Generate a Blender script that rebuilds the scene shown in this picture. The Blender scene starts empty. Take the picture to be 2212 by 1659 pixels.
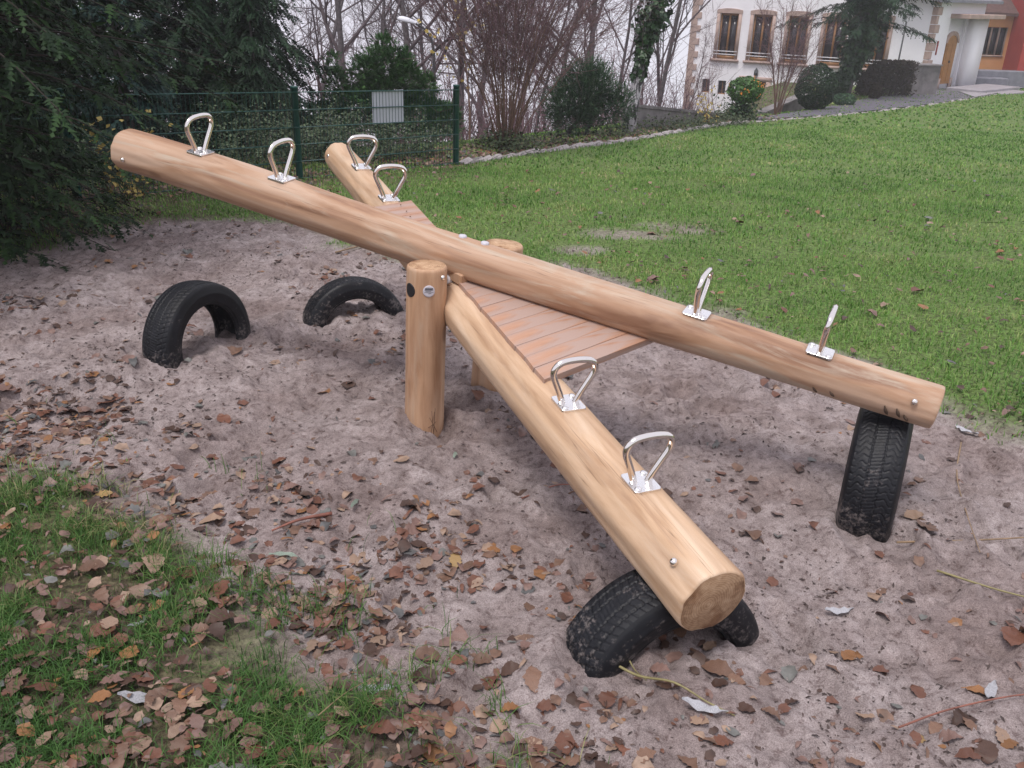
import bpy, math, random
import numpy as np
from mathutils import Matrix, Vector

rng = np.random.default_rng(7)
random.seed(7)
scene = bpy.context.scene
COL = scene.collection
PI = math.pi

# ------------------------------------------------------------------ camera
CAM_H, PITCH, ROLL, FPX = 1.75, 0.4124, 0.0325, 1949.0 / 2212.0     # focal length in image widths
F_ = np.array([0, math.cos(PITCH), -math.sin(PITCH)]); R0 = np.array([1.0, 0, 0]); U0 = np.cross(R0, F_)
R_ = math.cos(ROLL) * R0 + math.sin(ROLL) * U0; U_ = -math.sin(ROLL) * R0 + math.cos(ROLL) * U0
cd = bpy.data.cameras.new('camera'); cam = bpy.data.objects.new('camera', cd); COL.objects.link(cam)
cd.sensor_width = 36; cd.lens = 36 * FPX; cd.clip_start = 0.05; cd.clip_end = 3000
m = Matrix.Identity(4)
for i in range(3):
    m[i][0], m[i][1], m[i][2] = R_[i], U_[i], -F_[i]
m[2][3] = CAM_H
cam.matrix_world = m
scene.camera = cam

# ------------------------------------------------------------------ sky, sun, exposure (overcast winter day)
SUN_EL, SUN_AZ = math.radians(68), math.radians(215)
w = bpy.data.worlds.new('World'); scene.world = w; w.use_nodes = True
nt = w.node_tree; nt.nodes.clear()
sky = nt.nodes.new('ShaderNodeTexSky'); sky.sky_type = 'NISHITA'; sky.sun_disc = False
sky.sun_elevation = SUN_EL; sky.sun_rotation = SUN_AZ; sky.air_density = 1.0; sky.dust_density = 6.0
bs = nt.nodes.new('ShaderNodeBackground'); bs.inputs[1].default_value = 0.05
nt.links.new(sky.outputs[0], bs.inputs[0])
cl = nt.nodes.new('ShaderNodeBackground'); cl.inputs[0].default_value = (0.875, 0.86, 0.955, 1); cl.inputs[1].default_value = 0.78
mixs = nt.nodes.new('ShaderNodeMixShader'); mixs.inputs[0].default_value = 0.9
nt.links.new(bs.outputs[0], mixs.inputs[1]); nt.links.new(cl.outputs[0], mixs.inputs[2])
wo = nt.nodes.new('ShaderNodeOutputWorld'); nt.links.new(mixs.outputs[0], wo.inputs[0])
sd = bpy.data.lights.new('sun', 'SUN'); sd.energy = 1.5; sd.angle = math.radians(20); sd.color = (1.0, 0.95, 0.9)
sun = bpy.data.objects.new('sun', sd); COL.objects.link(sun)
sdir = Vector((math.sin(SUN_AZ) * math.cos(SUN_EL), math.cos(SUN_AZ) * math.cos(SUN_EL), math.sin(SUN_EL)))
sun.rotation_euler = sdir.to_track_quat('Z', 'Y').to_euler()
sun.location = (0, -20, 30)
vs = scene.view_settings
vs.view_transform = 'Standard'; vs.look = 'None'; vs.exposure = 0.66; vs.gamma = 1.0; vs.use_curve_mapping = False
scene.cycles.max_bounces = 6; scene.cycles.diffuse_bounces = 3; scene.cycles.glossy_bounces = 3
scene.cycles.transmission_bounces = 2; scene.cycles.volume_bounces = 1; scene.cycles.transparent_max_bounces = 6
scene.cycles.use_denoising = True
scene.cycles.caustics_reflective = False; scene.cycles.caustics_refractive = False

# ------------------------------------------------------------------ helpers: objects
def tag(o, label=None, cat=None, group=None, kind=None):
    if label: o['label'] = label
    if cat: o['category'] = cat
    if group: o['group'] = group
    if kind: o['kind'] = kind
    return o
def empty(name, loc=(0, 0, 0), label=None, cat=None, group=None):
    o = bpy.data.objects.new(name, None); COL.objects.link(o); o.location = loc
    return tag(o, label, cat, group)
def mesh(V, F, smooth=False):
    me = bpy.data.meshes.new('mesh')
    if isinstance(F, np.ndarray):
        V = np.ascontiguousarray(V, dtype=np.float32); F = np.ascontiguousarray(F, dtype=np.int32)
        n, k = F.shape
        me.vertices.add(len(V)); me.vertices.foreach_set('co', V.ravel())
        me.loops.add(n * k); me.loops.foreach_set('vertex_index', F.ravel())
        me.polygons.add(n); me.polygons.foreach_set('loop_start', np.arange(0, n * k, k, dtype=np.int32))
        me.update(calc_edges=True)
    else:
        me.from_pydata([tuple(map(float, v)) for v in V], [], [list(map(int, f)) for f in F]); me.update()
    if smooth:
        me.polygons.foreach_set('use_smooth', np.ones(len(me.polygons), dtype=bool))
    return me
def obj(name, me, mat=None, parent=None, loc=None, rot=None):
    """links a mesh; with a parent, loc is given in WORLD unless the parent sits at the origin of its own build"""
    o = bpy.data.objects.new(name, me); COL.objects.link(o)
    if mat is not None and len(me.materials) == 0: me.materials.append(mat)
    if parent is not None: o.parent = parent
    if loc is not None: o.location = loc
    if rot is not None: o.rotation_euler = rot
    return o
def wpart(parent, name, V, F, mat, smooth=False, root=None):
    """a part whose vertices are given in world coordinates; parent chain carries only translations"""
    off = Vector((0, 0, 0)); p = parent
    while p is not None:
        off += Vector(p.location); p = p.parent
    V = np.asarray(V, float)
    c = V.mean(0)
    o = obj(name, mesh(V - c, F, smooth), mat, parent)
    o.location = Vector(c) - off
    return o
def copy_tree(o, parent=None):
    c = o.copy(); COL.objects.link(c)
    if parent is not None: c.parent = parent
    for ch in o.children: copy_tree(ch, c)
    return c

# ------------------------------------------------------------------ helpers: geometry (numpy)
def unit(v):
    v = np.asarray(v, float); return v / np.maximum(np.linalg.norm(v, axis=-1, keepdims=True), 1e-9)
def tubes(P, Rr, n=6, ref=None):
    """P (N,m,3), Rr (N,m) -> verts, quads ; many tubes at once"""
    P = np.asarray(P, float); Rr = np.asarray(Rr, float)
    N, mm, _ = P.shape
    T = np.empty_like(P); T[:, 1:-1] = P[:, 2:] - P[:, :-2]; T[:, 0] = P[:, 1] - P[:, 0]; T[:, -1] = P[:, -1] - P[:, -2]
    T = unit(T)
    if ref is None:
        mean = unit(P[:, -1] - P[:, 0]); rf = np.where(np.abs(mean[:, 2:3]) < .8, np.array([[0, 0, 1.]]), np.array([[1., 0, 0]]))
        rf = rf[:, None, :] * np.ones((1, mm, 1))
    else:
        rf = np.ones((N, mm, 1)) * np.asarray(ref, float)
    A = unit(np.cross(T, rf)); B = np.cross(T, A)
    th = np.arange(n) * 2 * PI / n
    V = P[:, :, None, :] + Rr[:, :, None, None] * (A[:, :, None, :] * np.cos(th)[None, None, :, None] + B[:, :, None, :] * np.sin(th)[None, None, :, None])
    i = np.arange(mm - 1)[:, None] * n; j = np.arange(n)[None, :]; j2 = (j + 1) % n
    Q = np.stack([i + j, i + j2, i + n + j2, i + n + j], -1).reshape(-1, 4)
    Fq = (Q[None] + (np.arange(N) * mm * n)[:, None, None]).reshape(-1, 4)
    return V.reshape(-1, 3), Fq
def merge(parts):
    Vs, Fs, o = [], [], 0
    for V, F in parts:
        if len(V) == 0: continue
        Vs.append(V); Fs.append(F + o); o += len(V)
    return np.concatenate(Vs), np.concatenate(Fs)
def tube1(path, rad, n=12, ref=None, capped=True):
    P = np.asarray(path, float); rr = np.ones(len(P)) * rad
    if capped:
        P = np.vstack([P[:1], P, P[-1:]]); rr = np.concatenate([[1e-4], rr, [1e-4]])
        d0 = unit(P[2] - P[1]); d1 = unit(P[-2] - P[-3])
        P[0] -= d0 * 1e-4; P[-1] += d1 * 1e-4
    return tubes(P[None], rr[None], n, None if ref is None else np.asarray(ref)[None, None, :])
def box(cx, cy, cz, sx, sy, sz, bev=0.0):
    """axis box (optionally chamfered) centred; returns V, list F"""
    x, y, z = sx / 2, sy / 2, sz / 2
    if bev <= 0:
        V = np.array([[a, b, c] for a in (-x, x) for b in (-y, y) for c in (-z, z)], float)
        F = np.array([[0, 1, 3, 2], [4, 6, 7, 5], [0, 4, 5, 1], [2, 3, 7, 6], [0, 2, 6, 4], [1, 5, 7, 3]])
        return V + [cx, cy, cz], F
    b = bev; V = []; 
    for (dz, ins) in ((-z, b), (-z + b, 0), (z - b, 0), (z, b)):
        X, Y = x - ins, y - ins
        for (a, c) in ((-X + b, -Y), (X - b, -Y), (X, -Y + b), (X, Y - b), (X - b, Y), (-X + b, Y), (-X, Y - b), (-X, -Y + b)):
            V.append((a, c, dz))
    F = []
    for r in range(3):
        for k in range(8):
            F.append([r * 8 + k, r * 8 + (k + 1) % 8, r * 8 + 8 + (k + 1) % 8, r * 8 + 8 + k])
    F.append(list(range(7, -1, -1))); F.append(list(range(24, 32)))
    return np.array(V) + [cx, cy, cz], F
def frame(V, o, ex, ey, ez):
    V = np.asarray(V, float)
    return np.asarray(o) + V[:, :1] * np.asarray(ex) + V[:, 1:2] * np.asarray(ey) + V[:, 2:3] * np.asarray(ez)
def lathe(prof, n=24):
    """prof [(r,z)...] about z"""
    prof = np.asarray(prof, float); th = np.arange(n) * 2 * PI / n
    V = np.stack([prof[:, None, 0] * np.cos(th), prof[:, None, 0] * np.sin(th), prof[:, None, 1] + 0 * th], -1).reshape(-1, 3)
    i = np.arange(len(prof) - 1)[:, None] * n; j = np.arange(n)[None]; j2 = (j + 1) % n
    return V, np.stack([i + j, i + j2, i + n + j2, i + n + j], -1).reshape(-1, 4)
def catmull(pts, k=6):
    P = np.asarray(pts, float); P = np.vstack([2 * P[0] - P[1], P, 2 * P[-1] - P[-2]]); out = []
    for i in range(1, len(P) - 2):
        for t in np.linspace(0, 1, k, endpoint=False):
            a, b, c, d = P[i - 1:i + 3]
            out.append(.5 * (2 * b + (c - a) * t + (2 * a - 5 * b + 4 * c - d) * t * t + (3 * b - a - 3 * c + d) * t ** 3))
    out.append(P[-2]); return np.array(out)
def vnoise(x, y, seed=0):
    xi = np.floor(x).astype(np.int64); yi = np.floor(y).astype(np.int64); fx = x - xi; fy = y - yi
    fx = fx * fx * (3 - 2 * fx); fy = fy * fy * (3 - 2 * fy)
    def h(a, b):
        v = (a * 374761393 + b * 668265263 + seed * 1442695041) & 0xFFFFFFFF
        v = ((v ^ (v >> 13)) * 1274126177) & 0xFFFFFFFF
        return ((v ^ (v >> 16)) & 0xFFFF) / 65535.0
    return (h(xi, yi) * (1 - fx) + h(xi + 1, yi) * fx) * (1 - fy) + (h(xi, yi + 1) * (1 - fx) + h(xi + 1, yi + 1) * fx) * fy
def fbm(x, y, scale, octv=4, seed=0, gain=.5):
    s = 0; a = 1; tot = 0; f = 1 / scale
    for o in range(octv):
        s = s + a * vnoise(x * f + 17.3 * o, y * f - 9.1 * o, seed + o); tot += a; a *= gain; f *= 2.03
    return s / tot - .5

# ------------------------------------------------------------------ helpers: materials
def newmat(name):
    mt = bpy.data.materials.new(name); mt.use_nodes = True
    b = mt.node_tree.nodes['Principled BSDF']
    return mt, mt.node_tree, b
def N(nt, t, **kw):
    n = nt.nodes.new(t)
    for k, v in kw.items(): setattr(n, k, v)
    return n
def ramp(nt, stops, interp='LINEAR'):
    r = N(nt, 'ShaderNodeValToRGB'); r.color_ramp.interpolation = interp
    e = r.color_ramp.elements
    while len(e) < len(stops): e.new(0.5)
    for q, (p, c) in zip(e, stops): q.position = p; q.color = (*c, 1)
    return r
def noise(nt, scale, detail=4, rough=.55, vec=None, mp=None, loc=(0, 0, 0), dist=0.0):
    n = N(nt, 'ShaderNodeTexNoise'); n.inputs['Scale'].default_value = scale; n.inputs['Detail'].default_value = detail
    n.inputs['Roughness'].default_value = rough; n.inputs['Distortion'].default_value = dist
    if vec is not None:
        if mp is not None:
            q = N(nt, 'ShaderNodeMapping'); q.inputs['Scale'].default_value = mp; q.inputs['Location'].default_value = loc
            nt.links.new(vec, q.inputs['Vector']); vec = q.outputs[0]
        nt.links.new(vec, n.inputs['Vector'])
    return n
def mixc(nt, fac, a, b, typ='MIX'):
    x = N(nt, 'ShaderNodeMix'); x.data_type = 'RGBA'; x.blend_type = typ
    for sock, v in ((x.inputs[0], fac), (x.inputs[6], a), (x.inputs[7], b)):
        if hasattr(v, 'links'): nt.links.new(v, sock)
        elif isinstance(v, (int, float)): sock.default_value = v
        else: sock.default_value = (*v, 1)
    return x.outputs[2]
def bump(nt, b, h, strength=.5, dist=.01):
    q = N(nt, 'ShaderNodeBump'); q.inputs['Strength'].default_value = strength; q.inputs['Distance'].default_value = dist
    nt.links.new(h, q.inputs['Height']); nt.links.new(q.outputs[0], b.inputs['Normal']); return q
def simple(name, c, rough=.6, metal=0, var=.15, scale=8, bstr=0.0, spec=.5, c2=None):
    mt, nt, b = newmat(name)
    tc = N(nt, 'ShaderNodeTexCoord')
    n = noise(nt, scale, 5, .6, tc.outputs['Object'])
    d = tuple(max(0, x * (1 - var)) for x in c); l = c2 if c2 else tuple(min(1, x * (1 + var)) for x in c)
    r = ramp(nt, [(.3, d), (.7, l)]); nt.links.new(n.outputs[0], r.inputs[0]); nt.links.new(r.outputs[0], b.inputs['Base Color'])
    b.inputs['Roughness'].default_value = rough; b.inputs['Metallic'].default_value = metal; b.inputs['Specular IOR Level'].default_value = spec
    if bstr: bump(nt, b, n.outputs[0], bstr, .01)
    return mt
def foliage(name, dark, mid, light, rough=.55, spec=.3, trans=0.0):
    """colour differs from spray to spray (random per island) and over the plant (noise)"""
    mt, nt, b = newmat(name)
    g = N(nt, 'ShaderNodeNewGeometry'); tc = N(nt, 'ShaderNodeTexCoord')
    r = ramp(nt, [(0, dark), (.5, mid), (1, light)])
    n = noise(nt, 2.2, 3, .6, tc.outputs['Object'])
    ad = N(nt, 'ShaderNodeMath', operation='MULTIPLY_ADD'); ad.inputs[1].default_value = .55
    nt.links.new(g.outputs['Random Per Island'], ad.inputs[0])
    m2 = N(nt, 'ShaderNodeMath', operation='MULTIPLY_ADD'); m2.inputs[1].default_value = 1.0; m2.inputs[2].default_value = -.25
    nt.links.new(n.outputs[0], m2.inputs[0]); nt.links.new(m2.outputs[0], ad.inputs[2])
    nt.links.new(ad.outputs[0], r.inputs[0]); nt.links.new(r.outputs[0], b.inputs['Base Color'])
    b.inputs['Roughness'].default_value = rough; b.inputs['Specular IOR Level'].default_value = spec
    if trans:
        tr = N(nt, 'ShaderNodeBsdfTranslucent'); nt.links.new(r.outputs[0], tr.inputs[0])
        ms = N(nt, 'ShaderNodeMixShader'); ms.inputs[0].default_value = trans
        out = nt.nodes['Material Output']
        nt.links.new(b.outputs[0], ms.inputs[1]); nt.links.new(tr.outputs[0], ms.inputs[2]); nt.links.new(ms.outputs[0], out.inputs[0])
    return mt

M = {}
def wood_mat(name, axis='X', hue=0, seed=0.0, worn=.5, blotch=1.0, grey=(.47, .385, .30), lim=.52, lift=(1, 1, 1)):
    mt, nt, b = newmat(name)
    tc = N(nt, 'ShaderNodeTexCoord'); v = tc.outputs['Object']
    st = {'X': (1, 9, 9), 'Y': (9, 1, 9), 'Z': (9, 9, 1)}[axis]
    st2 = {'X': (.55, 3.6, 3.6), 'Y': (3.6, .55, 3.6), 'Z': (3.6, 3.6, .55)}[axis]
    g1 = noise(nt, 3.2, 6, .55, v, st, (seed, seed, seed), .5)           # grain streaks
    g3 = noise(nt, 26.0, 4, .6, v, st, (seed, 0, seed))                   # fine fibre
    g2 = noise(nt, 2.1, 4, .55, v, st2, (seed * 3, seed, 0), .8)          # broad stains
    g4 = noise(nt, 2.6, 5, .62, v, st2, (0, seed * 5, seed), 1.2)
    base = ramp(nt, [(p_, tuple(min(1, q_ * l_) for q_, l_ in zip(c_, lift))) for p_, c_ in [(.30, (.32, .165, .088)), (.44, (.43, .245, .145)), (.57, (.505, .305, .19)), (.75, (.58, .385, .265))]])
    nt.links.new(g1.outputs[0], base.inputs[0])
    st_ = ramp(nt, [(p_, tuple(min(1, q_ * l_) for q_, l_ in zip(c_, lift))) for p_, c_ in [(.34, (.20, .095, .055)), (.46, (.41, .235, .14)), (.62, (.57, .395, .285))]])
    nt.links.new(g2.outputs[0], st_.inputs[0])
    c = mixc(nt, .55 * blotch, base.outputs[0], st_.outputs[0])
    gr = ramp(nt, [(lim, (0, 0, 0)), (lim + .14, (1, 1, 1))]); nt.links.new(g4.outputs[0], gr.inputs[0])
    mm = N(nt, 'ShaderNodeMath', operation='MULTIPLY'); mm.inputs[1].default_value = worn; nt.links.new(gr.outputs[0], mm.inputs[0])
    c = mixc(nt, mm.outputs[0], c, grey)
    # scattered small dark knots and bruises
    vo = N(nt, 'ShaderNodeTexVoronoi'); vo.inputs['Scale'].default_value = 3.2
    mpv = N(nt, 'ShaderNodeMapping'); mpv.inputs['Scale'].default_value = {'X': (.7, 1.5, 1.5), 'Y': (1.5, .7, 1.5), 'Z': (1.5, 1.5, .7)}[axis]; mpv.inputs['Location'].default_value = (seed, seed * 2, 0)
    nt.links.new(v, mpv.inputs[0]); nt.links.new(mpv.outputs[0], vo.inputs['Vector'])
    kr = ramp(nt, [(0.0, (1, 1, 1)), (.06, (.75, .75, .75)), (.105, (0, 0, 0))]); nt.links.new(vo.outputs['Distance'], kr.inputs[0])
    km = N(nt, 'ShaderNodeMath', operation='MULTIPLY'); km.inputs[1].default_value = .7; nt.links.new(kr.outputs[0], km.inputs[0])
    c = mixc(nt, km.outputs[0], c, (.20, .10, .05))
    ck = noise(nt, 2.0, 2, .5, v, {'X': (.5, 26, 26), 'Y': (26, .5, 26), 'Z': (26, 26, .5)}[axis], (seed * 7, 0, seed)); cm = noise(nt, 3.0, 2, .5, v, st2, (seed, 9, 4))
    cr = ramp(nt, [(.485, (0, 0, 0)), (.5, (1, 1, 1)), (.515, (0, 0, 0))]); nt.links.new(ck.outputs[0], cr.inputs[0]); cq = ramp(nt, [(.56, (0, 0, 0)), (.62, (.6, .6, .6))]); nt.links.new(cm.outputs[0], cq.inputs[0])
    cc = N(nt, 'ShaderNodeMath', operation='MULTIPLY'); nt.links.new(cr.outputs[0], cc.inputs[0]); nt.links.new(cq.outputs[0], cc.inputs[1])
    c = mixc(nt, cc.outputs[0], c, (.15, .08, .045))
    nt.links.new(c, b.inputs['Base Color'])
    b.inputs['Roughness'].default_value = .5; b.inputs['Specular IOR Level'].default_value = .35
    ad = N(nt, 'ShaderNodeMath', operation='ADD'); nt.links.new(g1.outputs[0], ad.inputs[0]); nt.links.new(g3.outputs[0], ad.inputs[1])
    bump(nt, b, ad.outputs[0], .12, .003)
    return mt
M['log_a'] = wood_mat('oiled_log_wood', 'X', seed=1.3, worn=.8, blotch=1.3, lift=(.92, .95, .98))
M['log_b'] = wood_mat('pale_log_wood', 'X', seed=4.1, worn=.35, blotch=.8, lift=(1.22, 1.40, 1.48), grey=(.60, .47, .36))
M['post'] = wood_mat('post_wood', 'Z', seed=7.7, worn=.3, blotch=.5, lift=(1.06, 1.1, 1.1))
M['plank'] = wood_mat('plank_wood', 'X', seed=2.9, worn=1.0, blotch=.7, grey=(.40, .285, .24), lim=.44, lift=(.90, .82, .84))
def endgrain(name, mask, dark=1.0):
    """sawn end: growth rings about the pith, rays and blotches; mask drops the long axis"""
    mt, nt, b = newmat(name); tc = N(nt, 'ShaderNodeTexCoord'); v = tc.outputs['Object']
    mu = N(nt, 'ShaderNodeVectorMath', operation='MULTIPLY'); mu.inputs[1].default_value = mask; nt.links.new(v, mu.inputs[0])
    wob = noise(nt, 12, 3, .6, v); av = N(nt, 'ShaderNodeVectorMath', operation='MULTIPLY_ADD'); av.inputs[1].default_value = (.02, .02, .02); nt.links.new(wob.outputs['Color'], av.inputs[0]); nt.links.new(mu.outputs[0], av.inputs[2])
    ln = N(nt, 'ShaderNodeVectorMath', operation='LENGTH'); nt.links.new(av.outputs[0], ln.inputs[0])
    si = N(nt, 'ShaderNodeMath', operation='SINE'); m1 = N(nt, 'ShaderNodeMath', operation='MULTIPLY'); m1.inputs[1].default_value = 900; nt.links.new(ln.outputs['Value'], m1.inputs[0]); nt.links.new(m1.outputs[0], si.inputs[0])
    rr = ramp(nt, [(0, (.72, .68, .62)), (.6, (1, 1, 1))]); mr = N(nt, 'ShaderNodeMapRange'); mr.inputs[1].default_value = -1; nt.links.new(si.outputs[0], mr.inputs[0]); nt.links.new(mr.outputs[0], rr.inputs[0])
    n = noise(nt, 30, 6, .7, v, None, dist=.6); n2 = noise(nt, 9, 4, .6, v)
    r = ramp(nt, [(.3, (.25 * dark, .14 * dark, .075 * dark)), (.5, (.43 * dark, .275 * dark, .165 * dark)), (.68, (.54 * dark, .375 * dark, .245 * dark))]); nt.links.new(n.outputs[0], r.inputs[0])
    r2 = ramp(nt, [(.38, (.55, .43, .34)), (.52, (1, 1, 1))]); nt.links.new(n2.outputs[0], r2.inputs[0])
    c = mixc(nt, 1.0, r.outputs[0], r2.outputs[0], 'MULTIPLY'); c = mixc(nt, .8, c, rr.outputs[0], 'MULTIPLY'); nt.links.new(c, b.inputs['Base Color'])
    b.inputs['Roughness'].default_value = .75; bump(nt, b, n.outputs[0], .4, .003); return mt
M['end'] = endgrain('end_grain', (0, 1, 1), .95)
def steel(name, c=(.78, .74, .71), rough=.09):
    mt, nt, b = newmat(name); tc = N(nt, 'ShaderNodeTexCoord')
    n = noise(nt, 60, 3, .6, tc.outputs['Object']); r = ramp(nt, [(.3, (rough * .7,) * 3), (.7, (rough * 1.6,) * 3)])
    nt.links.new(n.outputs[0], r.inputs[0]); nt.links.new(r.outputs[0], b.inputs['Roughness'])
    b.inputs['Base Color'].default_value = (*c, 1); b.inputs['Metallic'].default_value = 1; return mt
M['steel'] = steel('polished_steel')
M['plate'] = steel('brushed_steel_plate', (.85, .84, .84), .22)
M['zinc'] = steel('grey_zinc', (.30, .29, .31), .35)
M['nylon'] = simple('white_nylon', (.78, .77, .80), .35, var=.03)
M['black_plastic'] = simple('black_plastic', (.012, .012, .014), .4, var=.2)
M['sticker'] = simple('silver_sticker', (.52, .50, .55), .35, var=.06)
M['ink'] = simple('dark_ink', (.06, .06, .07), .6, var=.1)
M['rubber_scuff'] = simple('rubber_scuff', (.10, .065, .045), .8, var=.4, scale=60)
M['scribble'] = simple('pencil_scribble', (.17, .10, .06), .8, var=.1)
def rubber():
    mt, nt, b = newmat('worn_tyre_rubber'); tc = N(nt, 'ShaderNodeTexCoord'); g = N(nt, 'ShaderNodeNewGeometry')
    n = noise(nt, 9, 6, .7, tc.outputs['Object']); n2 = noise(nt, 60, 4, .7, tc.outputs['Object'])
    r = ramp(nt, [(.35, (.0035, .004, .006)), (.62, (.009, .010, .014))]); nt.links.new(n.outputs[0], r.inputs[0])
    sp = N(nt, 'ShaderNodeSeparateXYZ'); nt.links.new(g.outputs['Position'], sp.inputs[0])
    # dried sand sticking in specks, more of it low down near the pit
    mr = N(nt, 'ShaderNodeMapRange'); mr.inputs[1].default_value = .0; mr.inputs[2].default_value = .30; mr.inputs[3].default_value = .13; mr.inputs[4].default_value = 0
    nt.links.new(sp.outputs[2], mr.inputs[0])
    mx = N(nt, 'ShaderNodeMath', operation='MULTIPLY'); nt.links.new(n.outputs[0], mx.inputs[0]); nt.links.new(n2.outputs[0], mx.inputs[1])
    ad = N(nt, 'ShaderNodeMath', operation='ADD'); nt.links.new(mx.outputs[0], ad.inputs[0]); nt.links.new(mr.outputs[0], ad.inputs[1])
    dr = ramp(nt, [(.37, (0, 0, 0)), (.47, (.55, .55, .55))]); nt.links.new(ad.outputs[0], dr.inputs[0])
    c = mixc(nt, dr.outputs[0], r.outputs[0], (.21, .18, .17)); nt.links.new(c, b.inputs['Base Color'])
    b.inputs['Roughness'].default_value = .5; b.inputs['Specular IOR Level'].default_value = .3
    bump(nt, b, n2.outputs[0], .15, .003); return mt
M['rubber'] = rubber()
M['fence'] = simple('green_fence_paint', (.010, .066, .056), .3, var=.15)
M['sign_back'] = simple('pale_grey_sign', (.50, .51, .58), .5, var=.04)
M['bark'] = simple('wet_bark', (.10, .085, .09), .85, var=.45, scale=14, bstr=.4)
M['darkbark'] = simple('dark_bark', (.03, .022, .018), .9, var=.4)
M['twig'] = simple('bare_twigs', (.10, .075, .082), .85, var=.3, scale=3)
M['twig2'] = simple('purple_bare_twigs', (.165, .098, .112), .85, var=.3, scale=3)
M['stem'] = simple('shrub_stems', (.16, .095, .07), .85, var=.35, scale=5)
def birch():
    mt, nt, b = newmat('birch_bark'); tc = N(nt, 'ShaderNodeTexCoord')
    n = noise(nt, 5, 5, .7, tc.outputs['Object'], (2, 2, .7), dist=.6)
    r = ramp(nt, [(.46, (.03, .025, .03)), (.56, (.50, .48, .52))]); nt.links.new(n.outputs[0], r.inputs[0]); nt.links.new(r.outputs[0], b.inputs['Base Color'])
    b.inputs['Roughness'].default_value = .8; return mt
M['birch'] = birch()
M['yew'] = foliage('dark_evergreen', (.003, .008, .003), (.010, .029, .009), (.031, .072, .018), .6, .2)
M['spruce'] = foliage('spruce_needles', (.005, .013, .008), (.012, .034, .016), (.027, .064, .029), .6, .2)
M['blue_spruce'] = foliage('blue_green_needles', (.005, .013, .013), (.013, .035, .031), (.03, .068, .06), .6, .2)
M['pine'] = foliage('pine_needles', (.012, .032, .012), (.042, .115, .036), (.10, .21, .06), .6, .2)
M['juniper'] = foliage('juniper_foliage', (.018, .034, .022), (.045, .095, .05), (.085, .15, .075), .65, .2)
M['ivy'] = foliage('ivy_leaves', (.006, .018, .007), (.017, .052, .015), (.045, .10, .035), .4, .4)
M['box'] = foliage('clipped_box', (.006, .015, .008), (.013, .034, .014), (.03, .065, .026), .5, .3)
M['brownhedge'] = foliage('brown_hedge', (.022, .018, .015), (.045, .034, .028), (.07, .058, .04), .7, .2)
M['berryleaf'] = foliage('bright_shrub_leaves', (.015, .045, .010), (.045, .12, .022), (.10, .22, .05), .45, .4)
M['snow'] = foliage('pale_twiggy_leaves', (.035, .055, .03), (.075, .11, .058), (.13, .17, .10), .6, .3)
M['groundcover'] = foliage('ground_cover', (.02, .035, .018), (.045, .065, .03), (.09, .11, .05), .6, .3)
M['berry'] = simple('orange_berries', (.62, .22, .03), .4, var=.2)
M['yellowleaf'] = foliage('yellow_leaves', (.30, .20, .05), (.48, .36, .10), (.62, .52, .20), .6, .3)
def grass_mat(name, stops):
    mt, nt, b = newmat(name); g = N(nt, 'ShaderNodeNewGeometry'); tc = N(nt, 'ShaderNodeTexCoord')
    r = ramp(nt, stops); n = noise(nt, .9, 6, .68, tc.outputs['Object'])
    ad = N(nt, 'ShaderNodeMath', operation='MULTIPLY_ADD'); ad.inputs[1].default_value = .6; nt.links.new(g.outputs['Random Per Island'], ad.inputs[0])
    m2 = N(nt, 'ShaderNodeMath', operation='MULTIPLY_ADD'); m2.inputs[1].default_value = 2.1; m2.inputs[2].default_value = -.85
    nt.links.new(n.outputs[0], m2.inputs[0]); nt.links.new(m2.outputs[0], ad.inputs[2]); nt.links.new(ad.outputs[0], r.inputs[0])
    nt.links.new(r.outputs[0], b.inputs['Base Color']); b.inputs['Roughness'].default_value = .5; b.inputs['Specular IOR Level'].default_value = .25
    tr = N(nt, 'ShaderNodeBsdfTranslucent'); nt.links.new(r.outputs[0], tr.inputs[0])
    ms = N(nt, 'ShaderNodeMixShader'); ms.inputs[0].default_value = .3; out = nt.nodes['Material Output']
    nt.links.new(b.outputs[0], ms.inputs[1]); nt.links.new(tr.outputs[0], ms.inputs[2]); nt.links.new(ms.outputs[0], out.inputs[0])
    return mt
M['grass'] = grass_mat('grass_blades', [(0, (.030, .07, .02)), (.35, (.055, .135, .03)), (.65, (.09, .19, .045)), (.82, (.17, .22, .075)), (.95, (.36, .31, .17)), (1, (.36, .31, .17))])
M['lawn'] = grass_mat('lawn_blades', [(0, (.055, .13, .025)), (.35, (.118, .25, .05)), (.62, (.182, .33, .074)), (.82, (.28, .38, .115)), (1, (.40, .37, .19))])
LEAFC = {'pale tan': (.37, .25, .18), 'reddish brown': (.19, .08, .05), 'dark brown': (.085, .045, .032), 'mid brown': (.22, .125, .085),
         'orange brown': (.32, .15, .06), 'yellow': (.40, .26, .11), 'pinkish brown': (.25, .15, .125)}
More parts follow.
